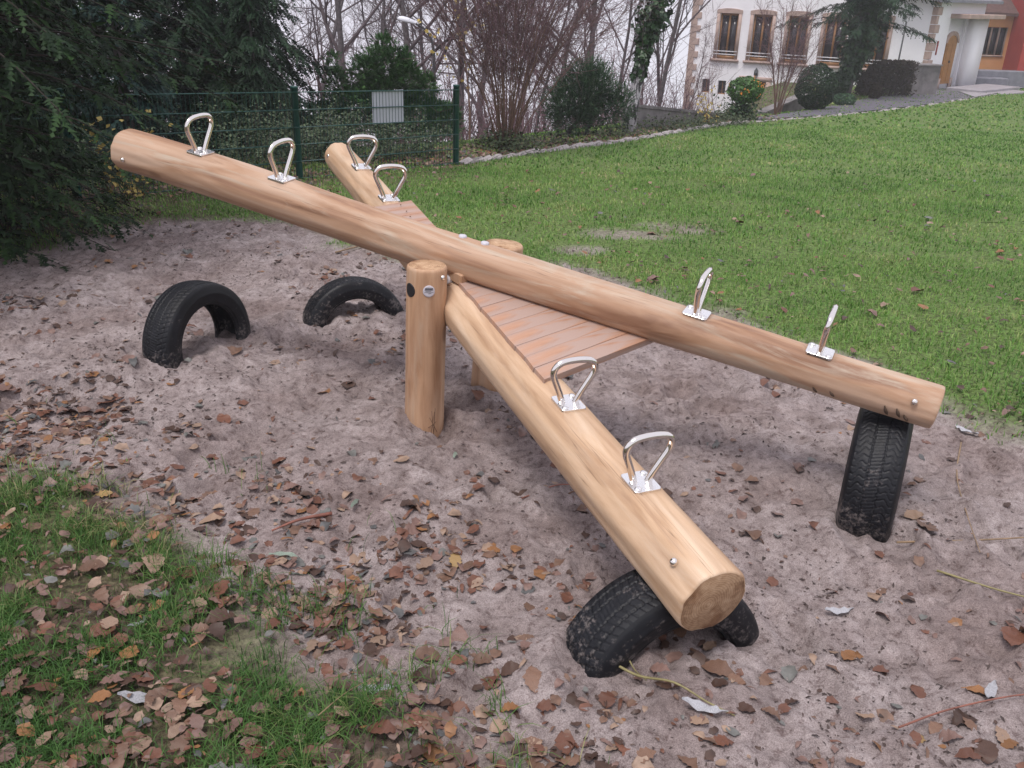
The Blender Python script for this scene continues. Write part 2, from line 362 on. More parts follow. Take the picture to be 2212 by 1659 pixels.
def leaf_mat(name, c):
    mt, nt, b = newmat(name); tc = N(nt, 'ShaderNodeTexCoord'); oi = N(nt, 'ShaderNodeObjectInfo')
    n = noise(nt, 40, 4, .6, tc.outputs['Object']); r = ramp(nt, [(.3, tuple(x * .6 for x in c)), (.6, c), (.8, tuple(min(1, x * 1.25) for x in c))])
    nt.links.new(n.outputs[0], r.inputs[0])
    hs = N(nt, 'ShaderNodeHueSaturation'); nt.links.new(r.outputs[0], hs.inputs['Color'])
    mr = N(nt, 'ShaderNodeMapRange'); mr.inputs[3].default_value = .75; mr.inputs[4].default_value = 1.2; nt.links.new(oi.outputs['Random'], mr.inputs[0]); nt.links.new(mr.outputs[0], hs.inputs['Value'])
    nt.links.new(hs.outputs[0], b.inputs['Base Color']); b.inputs['Roughness'].default_value = .5; b.inputs['Specular IOR Level'].default_value = .4
    bump(nt, b, n.outputs[0], .3, .002); return mt
LEAFC = {k: tuple(x_ * .82 for x_ in c) for k, c in LEAFC.items()}
for k, c in LEAFC.items(): M[k] = leaf_mat('leaf_' + k.replace(' ', '_'), c)
M['silver'] = leaf_mat('leaf_silver_grey', (.42, .42, .45))
M['greygreen'] = leaf_mat('leaf_grey_green', (.22, .27, .22))
def litter():
    mt, nt, b = newmat('leaf_litter'); g = N(nt, 'ShaderNodeNewGeometry'); tc = N(nt, 'ShaderNodeTexCoord')
    cs = [LEAFC[k] for k in ('dark brown', 'reddish brown', 'mid brown', 'pinkish brown', 'pale tan', 'mid brown', 'orange brown', 'dark brown', 'pinkish brown', 'reddish brown', 'dark brown', 'mid brown', 'reddish brown', 'pale tan', 'pinkish brown', 'dark brown')] + [(.15, .15, .14), (.10, .10, .10)]
    r = ramp(nt, [(i / len(cs), c) for i, c in enumerate(cs)], 'CONSTANT'); nt.links.new(g.outputs['Random Per Island'], r.inputs[0])
    n = noise(nt, 40, 4, .6, tc.outputs['Object']); r2 = ramp(nt, [(.3, (.55, .55, .55)), (.7, (1.1, 1.1, 1.1))]); nt.links.new(n.outputs[0], r2.inputs[0])
    c = mixc(nt, 1, r.outputs[0], r2.outputs[0], 'MULTIPLY'); nt.links.new(c, b.inputs['Base Color']); b.inputs['Roughness'].default_value = .55; return mt
M['litter'] = litter()
M['twigdry'] = simple('dry_twig', (.25, .17, .10), .7, var=.35, scale=30)
M['twigred'] = simple('red_twig', (.22, .085, .06), .6, var=.3, scale=30)
M['twiggreen'] = simple('green_twig', (.23, .20, .09), .6, var=.3, scale=30)

# ------------------------------------------------------------------ terrain
def sp_(t): return .5 * (t + np.sqrt(t * t + 2.))
EX = np.array([-40, -12, -4.2, -.86, -.28, .27, 1.7, 2.79, 4.18, 5.28, 6.89, 8.66, 10.85, 13.58, 17.53, 24.7, 80])
EY = np.array([-31, -.4, 8.55, 12.4, 13.4, 14.28, 16.39, 18.25, 20.74, 22.42, 24.24, 26.0, 28.46, 31.67, 36.84, 46.8, 120])
def edge_d(x, y): return (y - np.interp(x, EX, EY)) * .62
def zg(x, y):
    z = -(.058 * sp_(y - 4.5) - .058 * sp_(-4.5) - .020 * sp_(y - 24))
    d = edge_d(x, y); tp = np.maximum(np.clip((12.5 - x) / 5.0, 0, 1), np.clip((y - 54) / 14.0, 0, 1)); tp = tp * tp * (3 - 2 * tp)
    kx = np.clip((x - 4.0) / 2.0, 0, 1)
    return z - ((1 - kx) * .25 * (sp_(d - 3.0) - sp_(-3.0)) + kx * .36 * (sp_(d - 2.0) - sp_(-2.0))) * tp
SAND = np.array([(-3.36, 6.43), (-3.5, 7.3), (-2.81, 7.7), (-1.91, 7.6), (-1.31, 6.81), (-.74, 6.45), (.05, 6.3), (.3, 6.3), (.62, 6.1), (1.04, 5.7), (1.27, 5.24), (1.54, 4.74), (1.87, 4.22), (2.1, 3.81), (2.28, 3.59),
                 (3.2, 2.6), (3.2, -.5), (.45, .6), (-.10, 1.52), (-.24, 1.70), (-.37, 1.88), (-.60, 2.10), (-.84, 2.34), (-1.10, 2.54), (-1.52, 2.9), (-2.02, 3.15), (-2.9, 3.5), (-3.6, 4.6), (-3.7, 5.6)])
def poly_sd(x, y, P):
    """signed distance, positive inside"""
    x = np.asarray(x, float); y = np.asarray(y, float); sh = x.shape; x = x.ravel(); y = y.ravel()
    d = np.full(x.shape, 1e9); ins = np.zeros(x.shape, bool); n = len(P)
    for i in range(n):
        a, b = P[i], P[(i + 1) % n]; e = b - a; wx, wy = x - a[0], y - a[1]
        t = np.clip((wx * e[0] + wy * e[1]) / (e @ e), 0, 1); d = np.minimum(d, (wx - e[0] * t) ** 2 + (wy - e[1] * t) ** 2)
        c = (a[1] > y) != (b[1] > y)
        with np.errstate(divide='ignore', invalid='ignore'):
            ins ^= c & (x < (b[0] - a[0]) * (y - a[1]) / (b[1] - a[1] + 1e-12) + a[0])
    return np.where(ins, 1, -1).reshape(sh) * np.sqrt(d).reshape(sh)
def sandmask(x, y):
    sd = poly_sd(x, y, SAND)
    n = fbm(x, y, .55, 4, 3)
    mk = 1 / (1 + np.exp(-(sd + n * .75) / .05))
    for (px, py, rx, ry) in ((.95, 7.6, .5, .3), (1.45, 8.0, .45, .3), (.5, 6.9, .3, .2)):       # bare patches in the lawn
        q = ((x - px) / rx) ** 2 + ((y - py) / ry) ** 2 + n * 2.2
        mk = np.maximum(mk, .75 / (1 + np.exp((q - .7) / .18)))
    return mk
FOOT = []
fr = np.random.default_rng(5)
for i in range(420):
    FOOT.append((fr.uniform(-3.4, 3.1), fr.uniform(1.0, 7.6), fr.uniform(.04, .09), fr.uniform(.09, .15), fr.uniform(0, PI), fr.uniform(.010, .032)))
for (px, py) in ((-.385, 3.52), (-.12, 4.0), (1.28, 2.78), (-1.72, 4.1), (-1.5, 4.55), (-1.17, 4.88), (-.7, 5.15), (.25, 2.0), (.76, 2.28)):
    FOOT.append((px + .03, py - .06, .12, .16, .4, .03))
def sandz(x, y):
    z = fbm(x, y, .9, 3, 11) * .10 + fbm(x, y, .26, 3, 12) * .06 + fbm(x, y, .09, 3, 13) * .030 + fbm(x, y, .04, 2, 14) * .014
    wx, wy = x + fbm(x, y, .2, 2, 16) * .15, y + fbm(x, y, .2, 2, 17) * .15
    for sc_, am_, se_ in ((.17, .027, 71), (.075, .016, 72), (.034, .009, 73)):      # churned ridges and creases
        z = z + am_ * (np.abs(2 * vnoise(wx / sc_, wy / sc_, se_) - 1) ** .7 - .5)
    for (mx, my, mr, mh) in ((-.47, 3.50, .13, .05), (-.30, 3.46, .09, -.045), (-.15, 3.92, .15, .045), (1.20, 2.74, .13, .035), (1.40, 2.66, .12, .03), (.15, 2.0, .12, .035), (.80, 2.26, .12, .04), (-1.80, 4.08, .13, .04), (-1.45, 4.52, .12, .03), (-1.25, 4.84, .12, .04), (-.66, 5.12, .12, .04),
                             (.95, 2.05, .38, -.05), (.0, 2.35, .32, -.04), (1.05, 2.55, .30, -.035), (.55, 3.0, .4, -.03)):
        z = z + mh * np.exp(-((x - mx) ** 2 + (y - my) ** 2) / (mr * mr))
    for (fx, fy, a, b, t, dp) in FOOT:
        s = (np.abs(x - fx) < .3) & (np.abs(y - fy) < .3)
        if not s.any(): continue
        xx, yy = x[s] - fx, y[s] - fy; u = (xx * math.cos(t) + yy * math.sin(t)) / a; v = (-xx * math.sin(t) + yy * math.cos(t)) / b
        q = np.sqrt(u * u + v * v) + .25 * (vnoise(x[s] * 30, y[s] * 30, 5) - .5); z[s] += -dp * 1.1 / (1 + np.exp((q - 1) * 8)) + dp * .55 * np.exp(-((q - 1.28) / .2) ** 2)
    return z
def hz(x, y):
    x = np.atleast_1d(np.asarray(x, float)).copy(); y = np.atleast_1d(np.asarray(y, float)).copy()
    z = zg(x, y)
    near = (y < 12) & (y > -2) & (np.abs(x) < 8)
    if near.any():
        xn, yn = x[near], y[near]; mk = sandmask(xn, yn)
        z[near] += mk * sandz(xn, yn) + (1 - mk) * (.02 + fbm(xn, yn, .5, 3, 21) * .04 + fbm(xn, yn, .1, 2, 22) * .012)
    return z
def seg(a, b, st): return list(np.arange(a, b, st))
def geo(a, b, n, e=2.0): t = np.linspace(0, 1, n); return list(a + (b - a) * t ** e)
GX = np.array([-v for v in geo(5.2, 260, 34)][::-1] + seg(-5.15, -3.2, .07) + seg(-3.2, 2.9, .0145) + seg(2.9, 5.2, .07) + geo(5.25, 260, 60))
GY = np.array([-v for v in geo(.5, 40, 12)][::-1] + seg(-.4, 1.1, .08) + seg(1.1, 4.3, .0125) + seg(4.3, 5.6, .02) + seg(5.6, 8.6, .04) + seg(8.6, 14, .14) + geo(14.1, 420, 90))
X, Y = np.meshgrid(GX, GY)
Z = zg(X, Y)
nearm = (Y < 9.5) & (Y > -1) & (np.abs(X) < 6)
SM = np.zeros_like(X); SM[nearm] = sandmask(X[nearm], Y[nearm])
tmp = np.zeros_like(X); tmp[nearm] = hz(X[nearm], Y[nearm]) - Z[nearm]
fade = np.clip((9.5 - Y) / 1.0, 0, 1) * np.clip((6 - np.abs(X)) / 1.0, 0, 1); Z = Z + tmp * fade
ED = edge_d(X, Y) + fbm(X, Y, 1.2, 3, 31) * .5
BED = 1 / (1 + np.exp(-(ED - .05) / .10))
BED = np.where(X > 7.2, .75 / (1 + np.exp(-(ED - 1.7) / .2)) * (X < 14.5), BED)
soil = np.clip((.9 - X) / .5, 0, 1) * np.clip((4.0 - Y) / .4, 0, 1) * np.clip(.80 + fbm(X, Y, .35, 3, 33) * .9, .6, .97)
soil = np.maximum(soil, np.clip(1.6 - np.hypot(X + 4.4, (Y - 6.4) * .8) / 1.9, 0, .95))
soil = np.maximum(soil, np.clip(1.25 + edge_d(X, Y) / .9 + fbm(X, Y, .6, 3, 34) * 1.5, 0, .85) * (X < -.6) * np.clip(.3 - X * .3, 0, 1))
BED = np.maximum(BED, soil)
nx, ny = len(GX), len(GY)
ii, jj = np.meshgrid(np.arange(nx - 1), np.arange(ny - 1))
Q = np.stack([jj * nx + ii, jj * nx + ii + 1, (jj + 1) * nx + ii + 1, (jj + 1) * nx + ii], -1).reshape(-1, 4)
GV = np.stack([X, Y, Z], -1).reshape(-1, 3)
def ground_mat():
    mt, nt, b = newmat('ground_sand_and_turf')
    a1 = N(nt, 'ShaderNodeAttribute', attribute_name='sand'); a2 = N(nt, 'ShaderNodeAttribute', attribute_name='bed')
    tc = N(nt, 'ShaderNodeTexCoord'); v = tc.outputs['Object']
    n1 = noise(nt, 1.6, 5, .6, v); n2 = noise(nt, 34, 6, .75, v); n3 = noise(nt, 260, 3, .8, v); n4 = noise(nt, 9, 5, .65, v)
    r1 = ramp(nt, [(.3, (.215, .178, .172)), (.52, (.32, .274, .268)), (.75, (.44, .388, .385))]); nt.links.new(n4.outputs[0], r1.inputs[0])
    r2 = ramp(nt, [(.34, (.48, .42, .41)), (.48, (1, 1, 1)), (.72, (1.22, 1.22, 1.22))]); nt.links.new(n2.outputs[0], r2.inputs[0])
    r3 = ramp(nt, [(.32, (.55, .52, .52)), (.52, (1, 1, 1)), (.72, (1.4, 1.4, 1.4))]); nt.links.new(n3.outputs[0], r3.inputs[0])
    r5 = ramp(nt, [(.35, (.78, .72, .70)), (.6, (1.06, 1.05, 1.05))]); nt.links.new(n1.outputs[0], r5.inputs[0])
    sc = mixc(nt, 1, r1.outputs[0], r2.outputs[0], 'MULTIPLY'); sc = mixc(nt, 1, sc, r3.outputs[0], 'MULTIPLY'); sc = mixc(nt, 1, sc, r5.outputs[0], 'MULTIPLY')
    gr = ramp(nt, [(.32, (.08, .072, .042)), (.44, (.11, .145, .05)), (.55, (.13, .205, .055)), (.72, (.19, .26, .085))]); nt.links.new(n2.outputs[0], gr.inputs[0])
    gr2 = ramp(nt, [(.35, (.6, .6, .6)), (.65, (1.25, 1.25, 1.25))]); nt.links.new(n2.outputs[0], gr2.inputs[0])
    gc = mixc(nt, 1, gr.outputs[0], gr2.outputs[0], 'MULTIPLY')
    br = ramp(nt, [(.3, (.035, .026, .02)), (.46, (.085, .06, .045)), (.58, (.15, .105, .08)), (.72, (.20, .15, .115))]); nt.links.new(n2.outputs[0], br.inputs[0])
    c = mixc(nt, a2.outputs['Fac'], gc, br.outputs[0]); c = mixc(nt, a1.outputs['Fac'], c, sc)
    nt.links.new(c, b.inputs['Base Color']); b.inputs['Roughness'].default_value = .85; b.inputs['Specular IOR Level'].default_value = .2
    ad = N(nt, 'ShaderNodeMath', operation='MULTIPLY_ADD'); ad.inputs[1].default_value = .35; nt.links.new(n3.outputs[0], ad.inputs[0]); nt.links.new(n2.outputs[0], ad.inputs[2])
    bump(nt, b, ad.outputs[0], .75, .016)
    return mt
M['ground'] = ground_mat()
far = GY > 8.7; jf = np.where(far)[0][0]                      # beyond the pit every sixth column is enough
keepx = np.unique(np.concatenate([np.where(np.abs(GX) > 5.0)[0], np.arange(0, nx, 6), [nx - 1]]))
Qn = Q[(jj.ravel() < jf)]
fi, fj = np.meshgrid(np.arange(len(keepx) - 1), np.arange(jf, ny - 1))
Qf = np.stack([fj * nx + keepx[fi], fj * nx + keepx[fi + 1], (fj + 1) * nx + keepx[fi + 1], (fj + 1) * nx + keepx[fi]], -1).reshape(-1, 4)
# away from the sand the turf needs no fine columns either
jn, in_ = np.divmod(Qn[:, 0], nx); blk = (jn // 3) * 100000 + in_ // 3                 # plain turf: merge 3 x 3 cells into one
smv = SM.ravel()[Qn].max(1); ub, inv = np.unique(blk, return_inverse=True); bmax = np.zeros(len(ub)); np.maximum.at(bmax, inv, smv); cnt = np.bincount(inv)
okb = (bmax < .02) & (cnt == 9); Qk = Qn[~okb[inv]]; bj, bi = np.divmod(ub[okb], 100000); bj = bj * 3; bi = bi * 3
Qb = np.stack([bj * nx + bi, bj * nx + bi + 3, (bj + 3) * nx + bi + 3, (bj + 3) * nx + bi], -1)
Qn = np.concatenate([Qk, Qb])
Q = np.concatenate([Qn, Qf])
fs = SM.ravel()[Q].mean(1); fb = BED.ravel()[Q].mean(1)
def ground_piece(name, sel):
    q = Q[sel]; u, inv = np.unique(q, return_inverse=True)
    me = mesh(GV[u], inv.reshape(-1, 4), True)
    for nm, arr in (('sand', SM), ('bed', BED)):
        at = me.attributes.new(nm, 'FLOAT', 'POINT'); at.data.foreach_set('value', arr.ravel()[u].astype(np.float32))
    o = obj(name, me, M['ground']); tag(o, kind='structure'); return o
sandsel = fs > .5; qc = GV[Q].mean(1); bedsel = (~sandsel) & (edge_d(qc[:, 0], qc[:, 1]) > .05)
ground_piece('sand_pit', sandsel); ground_piece('lawn', (~sandsel) & (~bedsel)); ground_piece('ground', bedsel)

# earth under the turf and sand sheets
ux, uy = np.meshgrid(np.arange(-7, 7.01, .5), np.arange(-1, 10.51, .5)); k = ux.shape[1]; ui, uj = np.meshgrid(np.arange(k - 1), np.arange(ux.shape[0] - 1))
me = mesh(np.stack([ux, uy, zg(ux, uy) - np.where((uy > 8.2) | (np.abs(ux) > 3.9), .045, .16)], -1).reshape(-1, 3), np.stack([uj * k + ui, uj * k + ui + 1, (uj + 1) * k + ui + 1, (uj + 1) * k + ui], -1).reshape(-1, 4))
tag(obj('subsoil', me, M['ground']), kind='structure')
# asphalt path, light forecourt paving
def strip(name, A, B, mat, dz):
    A = catmull(A, 6); B = catmull(B, 6); n = 5
    t = np.linspace(0, 1, n)[None, :, None]
    P = A[:, None, :] * (1 - t) + B[:, None, :] * t
    P3 = np.concatenate([P, zg(P[..., 0], P[..., 1])[..., None] + dz], -1)
    k = len(A); i, j = np.meshgrid(np.arange(k - 1), np.arange(n - 1), indexing='ij')
    q = np.stack([i * n + j, (i + 1) * n + j, (i + 1) * n + j + 1, i * n + j + 1], -1).reshape(-1, 4)
    return tag(obj(name, mesh(P3.reshape(-1, 3), q, True), mat), kind='structure')
M['asphalt'] = simple('damp_asphalt', (.115, .105, .13), .6, var=.25, scale=30, bstr=.2)
M['paving'] = simple('pale_paving', (.30, .28, .30), .7, var=.15, scale=3)
strip('path', [(5.6, 22.95), (6.89, 24.35), (8.66, 26.1), (10.85, 28.55), (13.58, 31.75), (17.53, 36.9), (24.7, 46.9)],
      [(5.2, 23.3), (6.75, 25.4), (8.3, 28.2), (11.3, 32.4), (15.0, 38.0), (17.4, 42.4), (19.0, 45.2)], M['asphalt'], .03)
strip('forecourt', [(17.7, 37.0), (20.5, 40.9), (24.7, 46.9), (32, 57)], [(19.0, 41.3), (21.2, 43.6), (25, 47.9), (31, 58)], M['paving'], .05)

# ------------------------------------------------------------------ seesaw
A0 = np.array([-1.925, 4.468, .972]); A1 = np.array([1.507, 2.905, .442])
B0 = np.array([-1.079, 5.420, .812]); B1 = np.array([.558, 2.000, .256])
uA = unit(A1 - A0); uB = unit(B1 - B0); LA = np.linalg.norm(A1 - A0); LB = np.linalg.norm(B1 - B0)
NRM = np.cross(uB, uA); NRM = unit(NRM); NRM = NRM * np.sign(NRM[2])
CEN = np.array([-.259, 3.715, .6255]); BIS = unit(uA + uB); AXL = unit(np.cross(NRM, BIS))
seesaw = empty('seesaw', (CEN[0], CEN[1], 0), 'four-seat timber seesaw of two crossed peeled logs with plank decks and steel handles', 'seesaw')
def log_obj(name, p0, u, L, ra, rb, hs, mat, sd, bend, flatten=()):
    up = unit(NRM - u * (NRM @ u)); yv = np.cross(up, u)
    n, k = 64, 340; t = np.concatenate([[0, .0005, .003, .008, .015], np.linspace(.024, L - .024, k), [L - .015, L - .008, L - .003, L - .0005, L]])
    ins = np.concatenate([[.9995, .15, .07, .025, .006], np.zeros(k), [.006, .025, .07, .15, .9995]])
    th = np.arange(n) * 2 * PI / n; r0 = np.random.default_rng(sd)
    T, TH = np.meshgrid(t, th, indexing='ij')
    R = ra + (rb - ra) * T / L
    ph = r0.uniform(0, 6, 6)
    R = R * (1 + .022 * np.sin(2.1 * T + ph[0] + TH) + .018 * np.sin(3.7 * T + ph[1] - 2 * TH) + .012 * np.sin(6.1 * T + ph[2] + 3 * TH))
    fac = np.abs(((TH + .13 * np.sin(2.3 * T + ph[3])) * 15 / (2 * PI)) % 1 - .5)          # drawknife facets
    R = R * (1 - .007 * np.cos(fac * 2 * PI) * (.6 + .4 * np.sin(5 * T + TH * 2)))
    for (a0, dd) in flatten:
        pl_ = (ra + (rb - ra) * T / L) * dd / np.maximum(np.cos(TH - a0 - .06 * np.sin(1.7 * T + a0)), .05); R = np.minimum(R, pl_)
    R = R + fbm(T * 2.0 + 3 * np.cos(TH), TH * 0 + np.sin(TH) * 2 + sd, .5, 3, sd) * .005
    R = R * (1 - ins[:, None] * np.where(ins[:, None] > .5, 1, .45))
    yy = R * np.cos(TH); zz = R * np.sin(TH)
    zz = zz + bend * np.sin(PI * T / L * 2) + bend * .5 * np.sin(PI * T / L * 3 + 1); yy = yy + bend * .8 * np.sin(PI * T / L * 2 + 1)
    flats = []
    for h in hs:
        rr = ra + (rb - ra) * h / L; cz = bend * np.sin(PI * h / L * 2) + bend * .5 * np.sin(PI * h / L * 3 + 1); cy = bend * .8 * np.sin(PI * h / L * 2 + 1)
        zf = cz + rr - .009; s = (np.abs(T - h) < .058) & (zz > zf); zz[s] = zf; flats.append((h, cy, zf))
    V = np.stack([T, yy, zz], -1).reshape(-1, 3)
    i = np.arange(len(t) - 1)[:, None] * n; j = np.arange(n)[None]; j2 = (j + 1) % n
    F = np.stack([i + j, i + j2, i + n + j2, i + n + j], -1).reshape(-1, 4)
    me = mesh(V, F, True); me.materials.append(mat); me.materials.append(M['end'])
    mi = np.zeros(len(F), np.int32); mi[:n] = 1; mi[-n:] = 1; me.polygons.foreach_set('material_index', mi)
    o = obj(name, me, None, seesaw)
    mw = Matrix(((u[0], yv[0], up[0], 0), (u[1], yv[1], up[1], 0), (u[2], yv[2], up[2], 0), (0, 0, 0, 1)))
    o.rotation_euler = mw.to_euler(); o.location = Vector(p0) - Vector(seesaw.location)
    return o, yv, up, flats
logA, yA, zA, fA = log_obj('log_beam', A0, uA, LA, .103, .079, [.47, .94, 2.90, 3.37], M['log_a'], 3, .010, ((PI / 2, .972), (PI * .8, .975), (PI * .98, .97), (.3, .97), (-PI * .75, .975)))
tag(logA, 'upper log with darker streaked grain'); 
logB, yB, zB, fB = log_obj('log_beam', B0, uB, LB, .085, .111, [.47, .97, 2.96, 3.42], M['log_b'], 8, .008, ((PI / 2 - .1, .965), (PI * .80, .955), (PI * 1.05, .965), (.3, .975), (-PI / 2, .95)))
tag(logB, 'lower log of paler smoother wood')
LOOP = [(-.021, -.002), (-.036, .038), (-.054, .078), (-.067, .108), (-.069, .128), (-.060, .147), (-.040, .158), (0, .162),
        (.040, .158), (.060, .147), (.069, .128), (.067, .108), (.054, .078), (.036, .038), (.021, -.002)]
lp = catmull([(a * 1.13, b * 1.03) for a, b in LOOP], 5)
V, Fh = tube1(np.stack([0 * lp[:, 0], lp[:, 0], lp[:, 1]], -1), .0112, 14, ref=(1, 0, 0), capped=False); me_loop = mesh(V, Fh, True); me_loop.materials.append(M['steel'])
def rrect(sx, sy, r, z0, z1, k=5):
    P = []
    for (cx, cy, a0) in ((sx - r, sy - r, 0), (-sx + r, sy - r, PI / 2), (-sx + r, -sy + r, PI), (sx - r, -sy + r, 1.5 * PI)):
        for q in np.linspace(0, PI / 2, k): P.append((cx + r * math.cos(a0 + q), cy + r * math.sin(a0 + q)))
    n = len(P); V = [(a, b, z0) for a, b in P] + [(a, b, z1 - .0008) for a, b in P] + [(a * .982, b * .982, z1) for a, b in P]
    F = [[i, (i + 1) % n, n + (i + 1) % n, n + i] for i in range(n)] + [[n + i, n + (i + 1) % n, 2 * n + (i + 1) % n, 2 * n + i] for i in range(n)] + [list(range(2 * n, 3 * n)), list(range(n - 1, -1, -1))]
    return np.array(V), F
V, F = rrect(.048, .046, .011, -.004, .0035); me_plate = mesh(V, F); me_plate.materials.append(M['plate'])
V, F = lathe([(1e-4, .0062), (.006, .006), (.0105, .0042), (.0115, .0008), (.0115, -.002)], 16); me_pbolt = mesh(V, F, True); me_pbolt.materials.append(M['plate'])
V, F = lathe([(1e-4, .009), (.005, .0083), (.009, .006), (.011, .0025), (.0115, 0), (.0115, -.012)], 18); me_dome = mesh(V, F, True); me_dome.materials.append(M['steel'])
V, F = lathe([(.0115, -.001), (.0145, .0008), (.0175, -.0005), (.019, -.004)], 20); me_coll = mesh(V, F, True); me_coll.materials.append(M['scribble'])
for log, flats in ((logA, fA), (logB, fB)):
    for (h, cy, zf) in flats:
        hd = obj('handle', me_loop, None, seesaw); hd.rotation_euler = log.rotation_euler
        R3 = log.rotation_euler.to_matrix()
        hd.location = log.location + R3 @ Vector((h, cy, zf + .0035))
        obj('base_plate', me_plate, None, hd)
        for (bx, by) in ((.034, -.031), (-.034, .031)):
            obj('bolt', me_pbolt, None, hd, (bx, by, .0035))
def log_bolt(log, x, ang, rr, name='bolt'):
    """dome bolt set into the side of a log"""
    R3 = log.rotation_euler.to_matrix(); nv = Vector((0, math.cos(ang), math.sin(ang)))
    o = obj(name, me_dome, None, seesaw); o.location = log.location + R3 @ (Vector((x, 0, 0)) + nv * rr)
    o.rotation_euler = (R3 @ nv).to_track_quat('Z', 'Y').to_euler()
    return o
log_bolt(logA, .085, PI + .05 + 0, .098); log_bolt(logA, LA - .085, PI - .35, .0795)
log_bolt(logB, LB - .10, PI - .75, .1085); log_bolt(logB, .075, PI - .35, .0765)
for h in (LA * .5 - .03, LA * .5 + .075):            # pale plug caps on top of the upper log
    V, F = lathe([(1e-4, .003), (.011, .0026), (.017, .0003), (.0175, -.01)], 20); V = V * [1, 1, 1]
    o = obj('plug_cap', mesh(V, F, True), M['sticker'], seesaw); R3 = logA.rotation_euler.to_matrix()
    o.rotation_euler = logA.rotation_euler; o.location = logA.location + R3 @ Vector((h, .004, .0925))
for (x0, ang, ln) in ((LA - .42, PI + .75, .05), (LA - .36, PI + .62, .04), (LA - .17, PI + .58, .07), (LA - .13, PI + .48, .06), (LA - .10, PI + .66, .05)):
    R3 = logA.rotation_euler.to_matrix(); P = np.array([(x0 + .02 * q, .0800 * math.cos(ang + (q - .5) * ln * 9), .0800 * math.sin(ang + (q - .5) * ln * 9)) for q in np.linspace(0, 1, 7)])
    V, F = tubes(P[None], (.0065 * np.sin(PI * np.linspace(.08, .92, 7)))[None], 6); o = obj('scuff_mark', mesh(V, F, True), M['rubber_scuff'], seesaw); o.rotation_euler = logA.rotation_euler; o.location = logA.location
# plank decks, front and rear: planks parallel to the axle between the logs
BC = B0 + uB * 1.8989; AC = A0 + uA * 1.8592
deckz = .099
ca = abs(float(uA @ BIS)); sa = math.sqrt(1 - ca * ca)
def deck(sign, s0, nplk, pw):
    pr = np.random.default_rng(20 + sign)
    for i in range(nplk):
        a = s0 + i * pw + .0005; b = s0 + (i + 1) * pw - .0005
        # near edge follows log B, far edge log A (in plane coordinates s along bisector, q along axle)
        th_ = sa / ca; ext = .030 if sign > 0 else .022
        qs = []
        for s in (a, b):
            qs.append((-s * th_ - ext * (1 + .2 * pr.random()), s * th_ + .035 + .02 * pr.random()))
        if sign < 0: qs = [(-q[1] - .0, -q[0] + .02) for q in qs]
        if sign < 0: qs = [(-(s * th_) - .020, s * th_ + .095) for s in (a, b)]
        dz = pr.uniform(-.0012, .0012); tk = .027
        P = []
        for z, ins in ((-tk, 0), (-.0009, 0), (0, .0009)):
            for (s, q, di, dq) in ((a, qs[0][0], 1, 1), (b, qs[1][0], -1, 1), (b, qs[1][1], -1, -1), (a, qs[0][1], 1, -1)):
                P.append(BC + BIS * sign * (s + di * ins) + AXL * (q + dq * ins) + NRM * (deckz + tk * .55 + dz + z))
        F = [[0, 1, 5, 4], [1, 2, 6, 5], [2, 3, 7, 6], [3, 0, 4, 7], [4, 5, 9, 8], [5, 6, 10, 9], [6, 7, 11, 10], [7, 4, 8, 11], [8, 9, 10, 11], [3, 2, 1, 0]]
        P = np.array(P); c = P.mean(0); L3 = np.stack([AXL, -BIS, NRM], 0)
        loc = (P - c) @ L3.T
        o = obj('plank', mesh(loc, F), M['plank'], seesaw)
        o.rotation_euler = Matrix(L3.T.tolist()).to_euler(); o.location = Vector(c) - Vector(seesaw.location)
        for q in ((qs[0][0] + .045, qs[0][1] - .075) if sign < 0 else ()):
            sc = obj('screw', me_screw, None, o); sc.location = Vector((q - ((qs[0][0] + qs[0][1] + qs[1][0] + qs[1][1]) / 4), pr.uniform(-.01, .01), tk * .5 - .0))
V, F = lathe([(1e-4, .0005), (.0028, .0006), (.0034, .0001), (.0036, -.003)], 10); me_screw = mesh(V + [0, 0, .0045], F, True); me_screw.materials.append(M['scribble'])
deck(1, .10, 10, .0762)
deck(-1, .12, 8, .080)
# axle, bushings, brackets, spacer blocks
FP_top, FP_bot = np.array([-.361, 3.558, .711]), np.array([-.387, 3.556, -.25])
RP_top, RP_bot = np.array([-.060, 4.009, .690]), np.array([-.119, 4.009, -.25])
axz = .628
def along(P, Q, z): t = (z - P[2]) / (Q[2] - P[2]); return P + (Q - P) * t
fa = along(FP_bot, FP_top, axz); ra_ = along(RP_bot, RP_top, axz); axd = unit(ra_ - fa)
V, F = tube1([fa + AXL * .05, fa + AXL * .42], .011, 14); wpart(seesaw, 'axle', V, F, M['zinc'], True)
for p, s, d0 in ((fa, 1, .098), (fa + AXL * .43, -1, .085)):
    V, F = tube1([p + AXL * s * d0, p + AXL * s * (d0 + .008), p + AXL * s * (d0 + .040), p + AXL * s * (d0 + .046)], np.array([.0215, .0215, .0215, .0185]), 20)
    wpart(seesaw, 'bushing', V, F, M['nylon'], True)
    V, F = box(0, 0, 0, .080, .016, .036, .003); ex = unit(AXL * s * .7 + BIS * .7); ez = NRM; ey = np.cross(ez, ex)
    wpart(seesaw, 'bracket', frame(V, p + AXL * s * (d0 + .055) + BIS * .030 - np.array([0, 0, .004]), ex, ey, ez), F, M['zinc'])
for s in (1, -1):
    V, F = box(0, 0, 0, .15, .085, .05, .006)
    wpart(seesaw, 'spacer_block', frame(V, CEN + BIS * s * .075 + NRM * (.035 if s > 0 else .02), AXL, -BIS, NRM), F, M['post'])
V, F = box(0, 0, 0, .17, .10, .06, .006); wpart(seesaw, 'cross_block', frame(V, CEN + BIS * .06 - NRM * .03, AXL, -BIS, NRM), F, M['post'])

